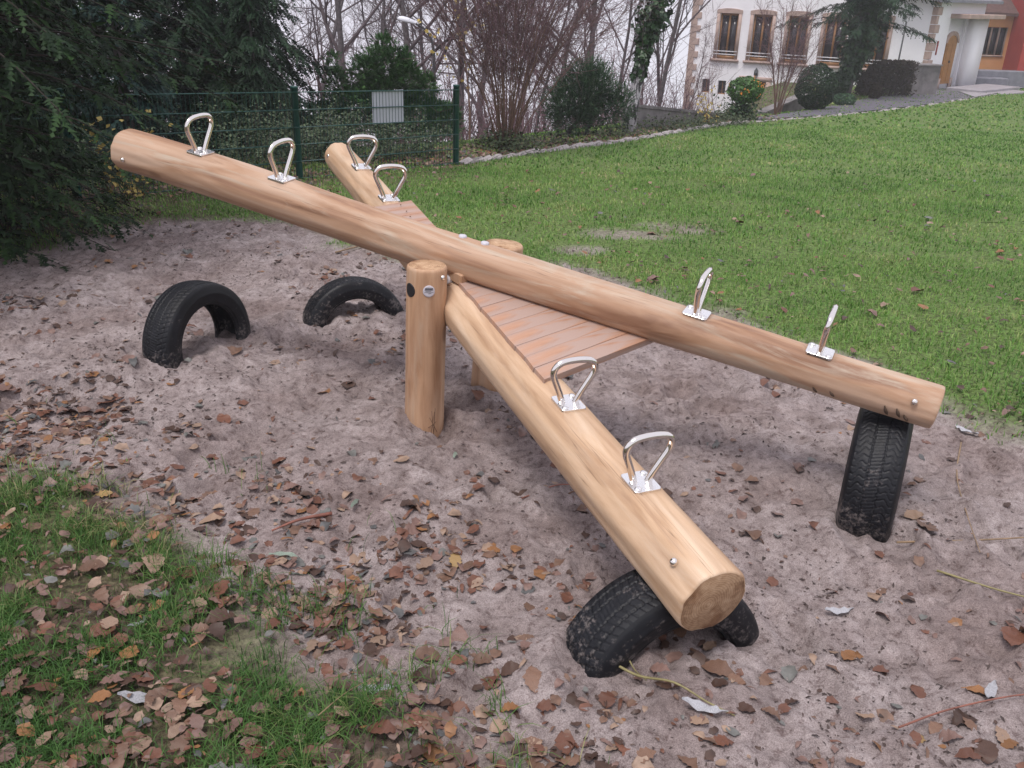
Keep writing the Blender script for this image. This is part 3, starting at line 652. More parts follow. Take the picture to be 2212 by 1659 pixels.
# support posts
def post_obj(label, top, bot, r, sd, stickers):
    t = empty('support_post', (bot[0], bot[1], -.02), label, 'post', 'posts carrying the seesaw axle')
    k, n = 60, 48; L = np.linalg.norm(top - bot); d = unit(top - bot); ex = unit(np.cross([0, 1, 0], d)); ey = np.cross(d, ex)
    tt = np.concatenate([np.linspace(0, L - .012, k), [L - .008, L - .003, L, L]]); ins = np.concatenate([np.zeros(k), [.012, .045, .08, .999]])
    th = np.arange(n) * 2 * PI / n; T, TH = np.meshgrid(tt, th, indexing='ij')
    R = r * (1.02 - .04 * T / L) * (1 + .008 * np.sin(4 * T + TH + sd) + .006 * np.sin(9 * T - 2 * TH + sd)) * (1 - ins[:, None])
    fac = np.abs((TH * 12 / (2 * PI)) % 1 - .5); R = R * (1 - .005 * np.cos(fac * 2 * PI))
    V = np.stack([R * np.cos(TH), R * np.sin(TH), T], -1).reshape(-1, 3)
    i = np.arange(len(tt) - 1)[:, None] * n; j = np.arange(n)[None]; j2 = (j + 1) % n
    F = np.stack([i + j, i + j2, i + n + j2, i + n + j], -1).reshape(-1, 4)
    me = mesh(V, F, True); me.materials.append(M['post']); me.materials.append(M['end_top']); mi = np.zeros(len(F), np.int32); mi[-n:] = 1; me.polygons.foreach_set('material_index', mi)
    o = obj('log_body', me, None, t); mw = Matrix((ex, ey, d)).transposed(); o.rotation_euler = mw.to_euler(); o.location = Vector(bot) - t.location
    def cyl(a, z, off): return (r * (1.02 - .04 * z / L) + off) * math.cos(a), (r * (1.02 - .04 * z / L) + off) * math.sin(a), z
    for (nm, ang, z, rad, mat) in stickers:
        if nm == 'bolt':
            x, y, zz = cyl(ang, z, 0); b = obj('bolt', me_dome, None, o); b.location = (x, y, zz); b.rotation_euler = Vector((x, y, 0)).to_track_quat('Z', 'Y').to_euler(); continue
        VV, FF = [], []; rings, m_ = 5, 32
        for a in range(rings + 1):
            for q in range(m_):
                rr = rad * a / rings; VV.append(cyl(ang + rr * math.cos(q * 2 * PI / m_) / r, z + rr * math.sin(q * 2 * PI / m_), .0022))
        for q in range(m_): VV.append(cyl(ang + rad * math.cos(q * 2 * PI / m_) / r, z + rad * math.sin(q * 2 * PI / m_), -.002))
        for a in range(rings + 1):
            for q in range(m_): FF.append([a * m_ + q, a * m_ + (q + 1) % m_, (a + 1) * m_ + (q + 1) % m_, (a + 1) * m_ + q])
        st = obj(nm, mesh(np.array(VV), FF, True), M[mat], o)
        if nm == 'maker_label':
            for (dz, hw, hh, dx) in ((.0105, .016, .0032, 0), (.0045, .017, .0009, 0), (.0005, .011, .0008, -.003), (-.0045, .018, .0008, 0), (-.0085, .006, .0008, .004)):
                VV = [cyl(ang + s1 * hw / r + dx / r, z + dz + s2 * hh, .0031) for s2 in (-1, 1) for s1 in (-1, -.5, 0, .5, 1)]
                obj('printed_line', mesh(np.array(VV), [[q, q + 1, q + 6, q + 5] for q in range(4)]), M['ink'], st, (0, 0, 0))
    return t, o, cyl
M['end_top'] = endgrain('post_end_grain', (1, 1, 0), 1.15)
frontpost, fbody, fcyl = post_obj('front round timber post with black disc and silver label', FP_top, FP_bot, .0845, 1.0,
    [('black_disc', -PI / 2 - .84, .868, .029, 'black_plastic'), ('maker_label', -PI / 2 + .20, .875, .0245, 'sticker'), ('bolt', -PI / 2 + .98, .925, 0, 'steel')])
for (a0, z0, a1, z1) in ((.42, .215, .62, .335), (.62, .21, .47, .34), (.30, .262, .74, .285), (.36, .31, .80, .235), (.66, .35, .58, .19)):
    P = np.array([fcyl(-PI / 2 + a0 + (a1 - a0) * t, z0 + (z1 - z0) * t, .0006) for t in np.linspace(0, 1, 6)])
    V, F = tube1(P, .0013, 5); obj('scratched_line', mesh(V, F), M['scribble'], fbody)
rearpost, rb_, _ = post_obj('rear round timber post half hidden behind the crossed logs', RP_top, RP_bot, .0935, 4.0, [])

# ------------------------------------------------------------------ half-buried tyres
def tyre_meshes(sd):
    Ro, W = .312, .19; nseg = 620
    prof_t = [(y, Ro - .010 * (abs(y) / .078) ** 2.4) for y in np.linspace(-.078, .078, 56)]
    th = np.arange(nseg) * 2 * PI / nseg
    y = np.array([p[0] for p in prof_t]); r = np.array([p[1] for p in prof_t])
    Yg, TH = np.meshgrid(y, th); arc = TH * Ro
    pitch = 2 * PI * Ro / 74; d = np.zeros_like(Yg); ay = np.abs(Yg)
    sl = 1 if sd == 0 else -1
    lat = (arc + sl * .45 * ay + (Yg > 0) * pitch * .5 + (.008 * np.sin(ay * 160) if sd else 0)) % pitch
    d = np.maximum(d, np.where((lat < .0034) & (ay > .024), .0038, 0))
    sip = (arc * 1.0 + Yg * .25 * sl + .006 * np.sign(np.sin(Yg * 700))) % (pitch * .5); d = np.maximum(d, np.where((sip < .0026) & (ay < .020), .0022, 0))
    for g in (.0225,) if sd else (.0225, .053): d = np.maximum(d, np.where(np.abs(ay - g + .0018 * np.sin(arc * 2 * PI / pitch)) < .0021, .0055, 0))
    Rg = r[None, :] - d
    V = np.stack([Rg * np.cos(TH), Yg, Rg * np.sin(TH)], -1).reshape(-1, 3)
    k = len(y); i, j = np.meshgrid(np.arange(nseg), np.arange(k - 1), indexing='ij'); i2 = (i + 1) % nseg
    Ft = np.stack([i * k + j, i * k + j + 1, i2 * k + j + 1, i2 * k + j], -1).reshape(-1, 4)
    def ring(pf, n=160):
        pf = np.asarray(pf); th = np.arange(n) * 2 * PI / n
        V = np.stack([pf[None, :, 1] * np.cos(th)[:, None], pf[None, :, 0] + 0 * th[:, None], pf[None, :, 1] * np.sin(th)[:, None]], -1).reshape(-1, 3)
        k = len(pf); i, j = np.meshgrid(np.arange(n), np.arange(k - 1), indexing='ij'); i2 = (i + 1) % n
        return V, np.stack([i * k + j, i * k + j + 1, i2 * k + j + 1, i2 * k + j], -1).reshape(-1, 4)
    sw = catmull([(.078, Ro - .010), (.087, .292), (.094, .272), (.096, .252), (.0925, .228), (.088, .214), (.082, .208), (.080, .200), (.068, .197), (.066, .204)], 4)
    sw[10:13, 0] += .0015; sw[20:22, 0] += .0018                   # raised rim lines on the sidewall
    S1 = ring(sw); S2 = ring(sw * [-1, 1])
    Li = ring(catmull([(-.066, .204), (-.082, .235), (-.082, .262), (-.068, .288), (0, .297), (.068, .288), (.082, .262), (.082, .235), (.066, .204)], 4))
    out = []
    for (V, F), nm in (((V, Ft), 'tread'), (S1, 'sidewall'), (S2, 'sidewall'), (Li, 'inner_liner')):
        me = mesh(V, F, nm != 'tread'); me.materials.append(M['rubber']); out.append((nm, me))
    return out
TY = [tyre_meshes(0), tyre_meshes(1)]
def tyre(c, z, d, lean, which, spin, label, sc=1.0):
    t = empty('buried_tyre', (c[0], c[1], z), label, 'tyre', 'half-buried tyres under the seesaw ends')
    ez = Vector((0, 0, 1)); ex = Vector((d[0], d[1], 0)).normalized(); ey = ez.cross(ex)
    mw = Matrix((ex, ey, ez)).transposed().to_4x4() @ Matrix.Rotation(lean, 4, 'X')
    t.rotation_euler = (mw @ Matrix.Rotation(spin, 4, 'Y')).to_euler()
    t.scale = (sc, sc, sc)
    for nm, me in TY[which]: obj(nm, me, None, t)
pA = np.array([.414, .91]); pB = np.array([.893, .45])
tyre((1.400, 3.055), .066, pA, .0, 1, .3, 'upright worn tyre carrying the right-hand log end')
tyre((.462, 2.150), -.112, pB, -.02, 0, 1.1, 'deeply buried tyre under the nearest log end', 1.07)
tyre((-1.625, 4.345), .035, pA, -.05, 0, 2.0, 'tall free-standing tyre hoop at the left below the raised log')
tyre((-.945, 5.02), -.125, pB, -.10, 1, .7, 'low tyre arch behind the front post, worn smooth')

# ------------------------------------------------------------------ mesh fence
FD = unit(np.array([.655, .755])); FPOS = [np.array([-.856, 12.39]), np.array([-2.526, 10.467]), np.array([-4.196, 8.544]), np.array([-5.866, 6.62])]
fence = empty('mesh_fence', (-2.5, 10.4, float(zg(-2.5, 10.4))), 'dark green double-wire mesh fence with round posts behind the seesaw', 'fence')
V, F = lathe([(1e-4, 1.035), (.041, 1.035), (.043, 1.03), (.043, 1.012), (.040, 1.011), (.040, -.3)], 16); me_fp = mesh(V, F, True); me_fp.materials.append(M['fence'])
for p in FPOS:
    obj('post', me_fp, None, fence, Vector((p[0], p[1], float(zg(p[0], p[1])))) - fence.location)
V, F = tube1([(0, 0, 0.015), (0, 0, .985)], .0028, 4, capped=False); me_vw = mesh(V, F); me_vw.materials.append(M['fence'])
for k in range(3):
    a, b = FPOS[k], FPOS[k + 1]; za, zb = float(zg(*a)), float(zg(*b)); nv = np.array([FD[1], -FD[0]])
    for h in (.030, .219, .408, .597, .786, .975):
        V1 = tube1([(*(a + nv * .036), za + h), (*(b + nv * .036), zb + h)], .0058, 6); V2 = tube1([(*(a + nv * .048), za + h), (*(b + nv * .048), zb + h)], .0058, 6)
        V, F = merge([V1, V2]); wpart(fence, 'horizontal_wire', V, F, M['fence'])
    if k < 2 or True:
        for q in np.arange(.02, .99, .05 / 2.547):
            p = a + (b - a) * q + nv * .042
            obj('vertical_wire', me_vw, None, fence, Vector((p[0], p[1], za + (zb - za) * q)) - fence.location)
# sign fixed to the far side of the wires
pc = FPOS[0] + (FPOS[1] - FPOS[0]) * .475 + np.array([FD[1], -FD[0]]) * .030; zc = float(zg(*pc))
sg = empty('sign_board', (pc[0], pc[1], zc + .783), 'plain pale grey sign plate fixed behind the fence wires', 'sign')
V, F = box(0, 0, 0, .50, .004, .385, .0015); wpart(sg, 'plate', frame(V, (pc[0], pc[1], zc + .783), (FD[0], FD[1], .0), (-FD[1], FD[0], 0), (0, 0, 1)), F, M['sign_back'])

# ------------------------------------------------------------------ stone edging of the lawn
M['stone'] = simple('pale_edging_stone', (.33, .30, .30), .8, var=.35, scale=9, bstr=.5)
edging = empty('stone_edging', (1.7, 16.3, float(zg(1.7, 16.3))), 'row of pale rough edging stones between lawn and planting bed', 'edging')
er = np.random.default_rng(3)
EP = np.stack([EX[3:16], EY[3:16]], -1) - [.0, .05]; sl = np.concatenate([[0], np.cumsum(np.linalg.norm(np.diff(EP, axis=0), axis=1))])
s = .15; blocks = []
for q in range(6):
    V, F = box(0, 0, 0, 1, .12, .16, .022); V = V + er.normal(0, .009, V.shape); blocks.append(mesh(V, F))
for b in blocks: b.materials.append(M['stone'])
while s < sl[-1] - 1:
    L = er.uniform(.16, .34) * (1 if s < 20 else 1.6); c = np.array([np.interp(s + L / 2, sl, EP[:, 0]), np.interp(s + L / 2, sl, EP[:, 1])]); c2 = np.array([np.interp(s + L / 2 + .2, sl, EP[:, 0]), np.interp(s + L / 2 + .2, sl, EP[:, 1])]); d = unit(c2 - c)
    o = obj('stone', blocks[er.integers(6)], None, edging, Vector((c[0], c[1], float(zg(*c)) + er.uniform(-.055, -.02) - (.035 if s > 12 else 0))) - edging.location, (er.normal(0, .06), er.normal(0, .06), math.atan2(d[1], d[0]) + er.normal(0, .05)))
    o.scale = (L * .95, er.uniform(.85, 1.25), 1); s += L + er.uniform(0, .02)

# ------------------------------------------------------------------ vegetation generators
def sprays(P, D, Lg, n=7, nl=.03, ang=.9, droop=.25, rg=None, ups=None):
    """feather-like twigs of needles: one island per twig; triangles"""
    rg = rg or rng; Nn = len(P); D = unit(D); Lg = np.asarray(Lg)[:, None, None]
    up = rg.normal(0, .6, (Nn, 3)) + [0, 0, 1] if ups is None else ups
    S = unit(np.cross(D, up)); t = np.linspace(0, 1, n + 1)[None, :, None]
    Ax = P[:, None, :] + D[:, None, :] * Lg * t + np.array([0, 0, -1.]) * Lg * droop * t * t
    prof = (1.15 - .75 * np.linspace(0, 1, n))[None, :, None]
    nv = nl * prof * rg.uniform(.7, 1.2, (Nn, n, 1))
    tips = []
    for sgn in (1, -1):
        tips.append(.5 * (Ax[:, :-1] + Ax[:, 1:]) + S[:, None, :] * sgn * nv * math.sin(ang) + D[:, None, :] * nv * math.cos(ang) + rg.normal(0, .12 * nl, (Nn, n, 3)))
    V = np.concatenate([Ax] + tips, 1); k = V.shape[1]
    i = np.arange(n); f1 = np.stack([i, i + 1, n + 1 + i], -1); f2 = np.stack([i + 1, i, 2 * n + 1 + i], -1); f = np.concatenate([f1, f2])
    F = (f[None] + (np.arange(Nn) * k)[:, None, None]).reshape(-1, 3)
    return V.reshape(-1, 3), F
def leafquads(P, size, Nm, rg, asp=.6):
    """small folded leaves (rhombs) facing roughly Nm"""
    n = len(P); Nm = unit(Nm + rg.normal(0, .55, (n, 3))); a = unit(np.cross(Nm, rg.normal(0, 1, (n, 3)))); b = np.cross(Nm, a)
    s = (size * rg.uniform(.6, 1.3, n))[:, None]
    V = np.stack([P - a * s, P + b * s * asp + Nm * s * .2, P + a * s, P - b * s * asp + Nm * s * .2], 1).reshape(-1, 3)
    f = np.array([[0, 1, 2], [0, 2, 3]]); return V, (f[None] + (np.arange(n) * 4)[:, None, None]).reshape(-1, 3)
def quad2tri(F): return np.concatenate([F[:, :3], F[:, [0, 2, 3]]])
def conifer(seed, H, rad, nb, ns, sl, nl, zmin=.1, up=.35, droop=.6, trunk_r=.12, n=7, spread=1.0, phi=None):
    """returns trunk mesh, branches mesh, needles mesh; rad(z/H) gives bough length"""
    rg = np.random.default_rng(seed)
    T = trunk_pts = np.stack([rg.normal(0, .02, 9).cumsum() * .5, rg.normal(0, .02, 9).cumsum() * .5, np.linspace(-.3, H, 9)], -1)
    tv = tube1(T, np.linspace(trunk_r, trunk_r * .12, 9), 9)
    z0 = zmin + (H - zmin) * rg.random(nb) ** 1.15; ph = rg.uniform(0, 2 * PI, nb) if phi is None else rg.uniform(phi[0], phi[1], nb)
    Lb = np.array([rad(z / H) for z in z0]) * rg.uniform(.72, 1.12, nb)
    t = np.linspace(0, 1, 7)[None, :]; upv = up * rg.uniform(.5, 1.4, (nb, 1)); dr = droop * rg.uniform(.7, 1.3, (nb, 1))
    wob = rg.normal(0, .05, (nb, 1)) * t * t
    R = Lb[:, None] * t; PX = R * np.cos(ph[:, None] + wob); PY = R * np.sin(ph[:, None] + wob); PZ = z0[:, None] + Lb[:, None] * (upv * t - dr * t * t)
    P = np.stack([PX, PY, PZ], -1)
    br = tubes(P, np.clip(Lb, .3, 3)[:, None] * .006 * (1.05 - t * .9), 3)
    bi = np.repeat(np.arange(nb), ns); tt = 1 - rg.random(len(bi)) ** 1.3 * .82
    x = tt * 6; i0 = np.minimum(x.astype(int), 5); fr = (x - i0)[:, None]
    pos = P[bi, i0] * (1 - fr) + P[bi, i0 + 1] * fr; dirn = unit(P[bi, i0 + 1] - P[bi, i0])
    side = np.stack([-dirn[:, 1], dirn[:, 0], 0 * dirn[:, 0]], -1) * rg.choice([-1, 1], len(bi))[:, None]
    a = rg.uniform(.1, 1.15, len(bi))[:, None] * spread
    D = dirn * np.cos(a) + side * np.sin(a) + np.stack([0 * tt, 0 * tt, rg.normal(-.12, .22, len(bi))], -1)
    pos = pos + rg.normal(0, .02, pos.shape)
    nd = sprays(pos, D, sl * (1.25 - .45 * tt) * rg.uniform(.6, 1.25, len(bi)), n, nl, .95, .28, rg, ups=np.stack([rg.normal(0, .3, len(bi)), rg.normal(0, .3, len(bi)), np.ones(len(bi))], -1))
    return tv, br, nd
def conifer_thing(name, loc, cf, mat, label, cat='tree', group=None, rotz=0):
    t = empty(name, loc, label, cat, group); t.rotation_euler = (0, 0, rotz)
    tv, br, nd = cf
    obj('trunk', mesh(*tv, True), M['bark'], t); obj('branches', mesh(*br), M['darkbark'], t); obj('crown', mesh(*nd), mat, t)
    return t
def lobed(seed, lobes, n, sl, nl, nn=6, upbias=.6, shell=.35, jit=.06):
    """evergreen shrub built from overlapping lobes (cx,cy,cz,rx,ry,rz)"""
    rg = np.random.default_rng(seed); Ls = np.array(lobes); wt = (Ls[:, 3] * Ls[:, 4] + Ls[:, 3] * Ls[:, 5]); wt = wt / wt.sum()
    k = rg.choice(len(Ls), n, p=wt); d = unit(rg.normal(0, 1, (n, 3))); r = (1 - shell * rg.random(n) ** 1.6)[:, None]
    lump = 1 + .22 * np.sin(d[:, :1] * 7 + Ls[k, :1] * 9) * np.sin(d[:, 1:2] * 6 + k[:, None]) + .12 * np.sin(d[:, 2:] * 11 + k[:, None] * 2)
    P = Ls[k, :3] + d * Ls[k, 3:6] * r * lump + rg.normal(0, jit, (n, 3))
    return P, unit(d + [0, 0, upbias] + rg.normal(0, .35, (n, 3))), rg
def bare_tree(seed, H=9, spread=.55, levels=4, trunk=.14, nch=(6, 6, 6, 4), lean=.05, start=.25, lenf=(.55, .55, .5, .5), wig=.10, upw=.10):
    rg = np.random.default_rng(seed); m_ = 6
    cur = [(np.zeros(3), unit(np.array([rg.normal(0, lean), rg.normal(0, lean), 1.])), H, trunk)]; outs = []
    for lv in range(levels + 1):
        P = np.zeros((len(cur), m_, 3)); Rr = np.zeros((len(cur), m_)); nxt = []
        for bi, (p, d, L, r) in enumerate(cur):
            q = p.copy(); dd = d.copy(); P[bi, 0] = q; Ds = [dd]
            for s_ in range(1, m_):
                dd = unit(dd + rg.normal(0, wig * (1 + .4 * lv), 3) + np.array([0, 0, upw * (lv > 0)])); q = q + dd * L / (m_ - 1); P[bi, s_] = q; Ds.append(dd)
            Rr[bi] = r * (1 - (.72 if lv == 0 else .8) * np.linspace(0, 1, m_))
            if lv < levels:
                nc = nch[lv]
                for c in range(nc):
                    t = (start if lv == 0 else .15) + (1 - (start if lv == 0 else .15)) * (c + rg.random()) / nc
                    x = min(t, .999) * (m_ - 1); i0 = int(x); f = x - i0; pp = P[bi, i0] * (1 - f) + P[bi, i0 + 1] * f; b = Ds[i0]
                    ax = unit(np.cross(b, rg.normal(0, 1, 3))); a = rg.uniform(.6, 1.25) * spread * 1.3
                    nd = unit(b * math.cos(a) + ax * math.sin(a)); LL = L * lenf[lv] * (1.15 - .65 * t) * rg.uniform(.7, 1.2)
                    nxt.append((pp, nd, LL, max(Rr[bi, i0] * .55, .0035)))
        outs.append((P, Rr)); cur = nxt
    trunk_ = tubes(*outs[0], 8); rest = merge([tubes(*((outs[l][0], outs[l][1]) if l < 3 else (outs[l][0][:, [0, 2, 5]], outs[l][1][:, [0, 2, 5]])), (5 if l == 1 else 3)) for l in range(1, len(outs))])
    return trunk_, rest
def gz(x, y): return float(zg(np.float64(x), np.float64(y)))

# dark near evergreen at the left edge
t = conifer_thing('evergreen_tree', (-4.75, 6.45, gz(-4.75, 6.45)), conifer(11, 5.2, lambda q: 1.75 + .95 * min(q / .32, 1) - 1.7 * max(0, q - .45), 620, 42, .15, .038, .05, .28, .36, .14, 5), M['yew'],
    'big dark drooping evergreen filling the left edge beside the sand')
rg = np.random.default_rng(16); n = 9500; zz = .1 + 3.6 * rg.random(n); a = rg.uniform(0, 2 * PI, n); rr = (1.15 + .75 * np.minimum(zz / 1.6, 1)) * np.sqrt(rg.uniform(.3, .92, n)); rr = rr * (1 + .12 * np.sin(a * 5 + zz * 3))
V, F = leafquads(np.stack([rr * np.cos(a), rr * np.sin(a), zz - .25 * rr], -1), .055, np.stack([np.cos(a), np.sin(a), 0 * a + .5], -1), rg, .28); obj('inner_foliage', mesh(V, F), M['yew'], t)
conifer_thing('columnar_conifer', (-4.55, 10.7, gz(-4.55, 10.7)), conifer(12, 4.6, lambda q: .62 - .35 * q, 330, 24, .14, .034, .05, .5, .35, .08, 5), M['blue_spruce'],
    'narrow blue-green conifer standing behind the fence')
SPR = conifer(13, 9.5, lambda q: 2.0 - 1.75 * q, 520, 38, .26, .055, .15, .22, .50, .16, 5)
SPR2 = conifer(14, 8.5, lambda q: 1.75 - 1.5 * q, 450, 38, .26, .055, .1, .25, .55, .15, 5)
sp0 = conifer_thing('spruce_tree', (-4.9, 14.9, gz(-4.9, 14.9)), SPR, M['spruce'], 'tall dark spruce next to the gap of pale sky', 'tree', 'spruces behind the fence')
sp1 = conifer_thing('spruce_tree', (-6.6, 13.2, gz(-6.6, 13.2)), SPR2, M['spruce'], 'dark spruce between the blue-green conifer and the tall spruce', 'tree', 'spruces behind the fence')
c = copy_tree(sp0); c.location = (-7.6, 10.6, gz(-7.6, 10.6)); c.rotation_euler = (0, 0, 2.0); c['label'] = 'shadowy spruce behind the near evergreen at the far left'
c = copy_tree(sp0); c.location = (-10.2, 13.0, gz(-10.2, 13.0)); c.rotation_euler = (0, 0, 4.0); c['label'] = 'spruce closing the gap at the top left corner'
c = copy_tree(sp1); c.location = (-8.3, 15.0, gz(-8.3, 15.0)); c.rotation_euler = (0, 0, 2.6); c['label'] = 'spruce half hidden behind the blue-green conifer, upper left'
c = copy_tree(sp1); c.location = (-5.5, 17.2, gz(-5.5, 17.2)); c.rotation_euler = (0, 0, 1.1); c['label'] = 'spruce farthest back in the dark row, mostly hidden'
conifer_thing('young_spruce', (-3.75, 13.3, gz(-3.75, 13.3)), conifer(15, 2.5, lambda q: .75 - .65 * q, 150, 22, .17, .03, .05, .25, .4, .04, 7), M['spruce'], 'small young spruce with pointed top in front of the tall spruce', 'tree')

def shrub(name, loc, V, F, mat, label, cat='bush', stems=None, group=None, stem_mat=None):
    t = empty(name, loc, label, cat, group); obj('foliage', mesh(V, F), mat, t)
    if stems is not None: obj('stems', mesh(*stems), stem_mat or M['bark'], t)
    return t
def stems_fan(seed, n, H, spread, r=.012, base=.08, lean=(0, 0)):
    rg = np.random.default_rng(seed); a = rg.uniform(0, 2 * PI, n); m_ = 6; t = np.linspace(0, 1, m_)[None]
    out = spread * np.sqrt(rg.random(n))[:, None]; h = H * rg.uniform(.6, 1.05, (n, 1))
    X = np.cos(a)[:, None] * (base * rg.random((n, 1)) + out * t ** 1.35) + lean[0] * t + rg.normal(0, .02, (n, m_)).cumsum(1) * .6
    Y = np.sin(a)[:, None] * (base * rg.random((n, 1)) + out * t ** 1.35) + lean[1] * t + rg.normal(0, .02, (n, m_)).cumsum(1) * .6
    return np.stack([X, Y, h * t - .05], -1), np.ones((n, 1)) * r * rg.uniform(.5, 1.3, (n, 1)) * (1.05 - .85 * t)
# mountain pine behind the fence
lob = [(0, 0, .55, .62, .5, .5), (-.55, .1, .40, .5, .45, .42), (.6, .05, .35, .5, .45, .36), (.05, 0, 1.05, .42, .36, .34), (-.30, 0, .95, .3, .3, .3), (.36, .0, .88, .3, .3, .3), (.02, 0, 1.34, .16, .15, .2),
       (-.80, 0, .75, .2, .2, .34), (-.86, 0, 1.08, .11, .11, .16), (1.0, .1, .3, .35, .35, .26), (-1.05, .2, .25, .4, .35, .3), (.75, 0, .78, .2, .18, .22), (.4, .02, 1.18, .12, .1, .14)]
lob = [(a, b, c * 1.12 + .08, d * .9, e * .9, f * .9) for (a, b, c, d, e, f) in lob]
P, D, rg = lobed(31, lob, 10200, .11, .04, upbias=.35, shell=.42, jit=.03); V, F = sprays(P, D, rg.uniform(.055, .11, len(P)), 5, .052, .8, .0, rg)
st = stems_fan(32, 14, .9, .7, .03)
shrub('mountain_pine', (-2.38, 16.3, gz(-2.38, 16.3)), V, F, M['pine'], 'bushy green mountain pine behind the pale sign on the fence', 'bush', tubes(*st, 5)).location.z += .10
# juniper beside the stone edging
lob = [(0, 0, .75, .52, .5, .42), (-.25, 0, .55, .42, .4, .36), (.3, 0, .95, .38, .36, .32), (.05, 0, 1.12, .36, .32, .26), (.55, .1, .45, .40, .36, .36), (-.1, -.1, .30, .42, .36, .26), (.78, 0, .62, .22, .2, .32)]
P, D, rg = lobed(33, lob, 6800, .11, .03, shell=.5, jit=.05); V, F = sprays(P, D, rg.uniform(.08, .17, len(P)), 6, .030, .6, .1, rg)
P3 = np.array([[(-.25, -.15, 0), (-.15, -.1, .12), (.0, 0, .3), (.1, .05, .6), (.15, 0, .8), (.15, 0, 1.0)], [(.15, -.1, 0), (.2, 0, .15), (.3, 0, .35), (.35, 0, .6), (.4, 0, .8), (.4, 0, 1.0)]])
shrub('juniper_bush', (1.12, 18.0, gz(1.12, 18.0)), V, F, M['juniper'], 'rounded grey-green juniper with crooked stem beside the stone edging', 'bush', tubes(P3, np.ones((2, 6)) * np.linspace(.05, .015, 6), 6))
# pale twiggy shrubs along the back of the fence
for i, (x, y, sx, hh) in enumerate(((-3.5, 11.1, .85, .75), (-2.3, 12.5, .85, .62), (-4.6, 9.6, .6, .5), (-1.75, 13.5, .7, .5), (-2.9, 12.2, .7, .7))):
    rg = np.random.default_rng(40 + i); n = 46; P, Rr = stems_fan(50 + i, n, hh * 1.25, sx, .004, .5); br = tubes(P, Rr, 3)
    k = rg.integers(0, n, 3400); t = rg.random(3400) * .9 + .08; x5 = t * 5; i0 = np.minimum(x5.astype(int), 4); f = (x5 - i0)[:, None]
    Q_ = P[k, i0] * (1 - f) + P[k, i0 + 1] * f + rg.normal(0, .045, (3400, 3)); V, F = leafquads(Q_, .021, np.tile([0, 0, 1.], (3400, 1)), rg)
    shrub('twiggy_shrub', (x, y, gz(x, y)), V, F, M['snow'], ['pale small-leaved shrub behind the middle fence panel', 'pale twiggy shrub behind the fence below the sign', 'low small-leaved shrub in the dark left fence corner', 'pale shrub behind the fence close to its end post', 'taller pale shrub just left of the mountain pine'][i], 'bush', br, 'twiggy shrubs along the fence')
# yellowing seedling at the left fence post
rg = np.random.default_rng(60); P, Rr = stems_fan(61, 16, .8, .35, .004); k = rg.integers(0, 16, 150); i0 = rg.integers(1, 6, 150); V, F = leafquads(P[k, i0] + rg.normal(0, .05, (150, 3)), .03, np.tile([0, -.5, 1.], (150, 1)), rg, .75)
shrub('yellowing_shrub', (-3.72, 8.7, gz(-3.72, 8.7)), V, F, M['yellowleaf'], 'sparse seedling with yellow-green leaves by the left fence panel', 'bush', tubes(P, Rr, 3))
# purple-brown bare shrub with many stems
def bare_shrub(seed, n, H, spread, r, ntw, twl):
    rg = np.random.default_rng(seed); P, Rr = stems_fan(seed, n, H, spread, r, .16); parts = [tubes(P, Rr, 4)]
    k = rg.integers(0, n, ntw); t = rg.random(ntw) * .72 + .28; x5 = t * 5; i0 = np.minimum(x5.astype(int), 4); f = (x5 - i0)[:, None]
    q = P[k, i0] * (1 - f) + P[k, i0 + 1] * f; d = unit(unit(P[k, i0 + 1] - P[k, i0]) + rg.normal(0, .55, (ntw, 3))); L = twl * rg.uniform(.4, 1.2, ntw)[:, None, None]
    s = np.linspace(0, 1, 4)[None, :, None]; TP = q[:, None] + d[:, None] * L * s + np.array([0, 0, .12]) * L * s * s + rg.normal(0, .02, (ntw, 4, 3)); TP[:, 0] = q
    parts.append(tubes(TP, np.ones((ntw, 1)) * .0042 * (1.1 - .7 * np.linspace(0, 1, 4))[None], 3))
    k2 = rg.integers(0, ntw, ntw * 2); j = rg.integers(1, 4, ntw * 2); q = TP[k2, j]; d = unit(rg.normal(0, .8, (ntw * 2, 3)) + d[k2]); L = twl * .45 * rg.uniform(.4, 1.2, ntw * 2)[:, None, None]; s = np.linspace(0, 1, 3)[None, :, None]
    parts.append(tubes(q[:, None] + d[:, None] * L * s, np.ones((ntw * 2, 1)) * .0034 * (1.1 - .6 * np.linspace(0, 1, 3))[None], 3)); return parts
ps = bare_shrub(70, 52, 4.4, 2.5, .0095, 2000, .9)
bs_ = empty('bare_shrub', (-.22, 14.75, gz(-.22, 14.75)), 'tall leafless purple-brown shrub fanning up from one clump', 'bush'); obj('stems', mesh(*ps[0], True), M['stem'], bs_); obj('twigs', mesh(*merge(ps[1:])), M['twig2'], bs_)
rg = np.random.default_rng(71); P = rg.normal(0, 1, (900, 3)) * [.24, .2, .10] + [0, 0, .12]; V, F = leafquads(P, .035, np.tile([0, -.2, 1.], (900, 1)), rg); obj('ivy_at_foot', mesh(V, F), M['groundcover'], bs_)
ps = bare_shrub(72, 8, 3.0, 1.15, .024, 420, .7)
sb = empty('bare_sapling', (7.35, 27.0, gz(7.35, 27.0)), 'leafless forked sapling in front of the white facade', 'tree'); obj('stems', mesh(*ps[0], True), M['stem'], sb); obj('twigs', mesh(*merge(ps[1:])), M['twig2'], sb)
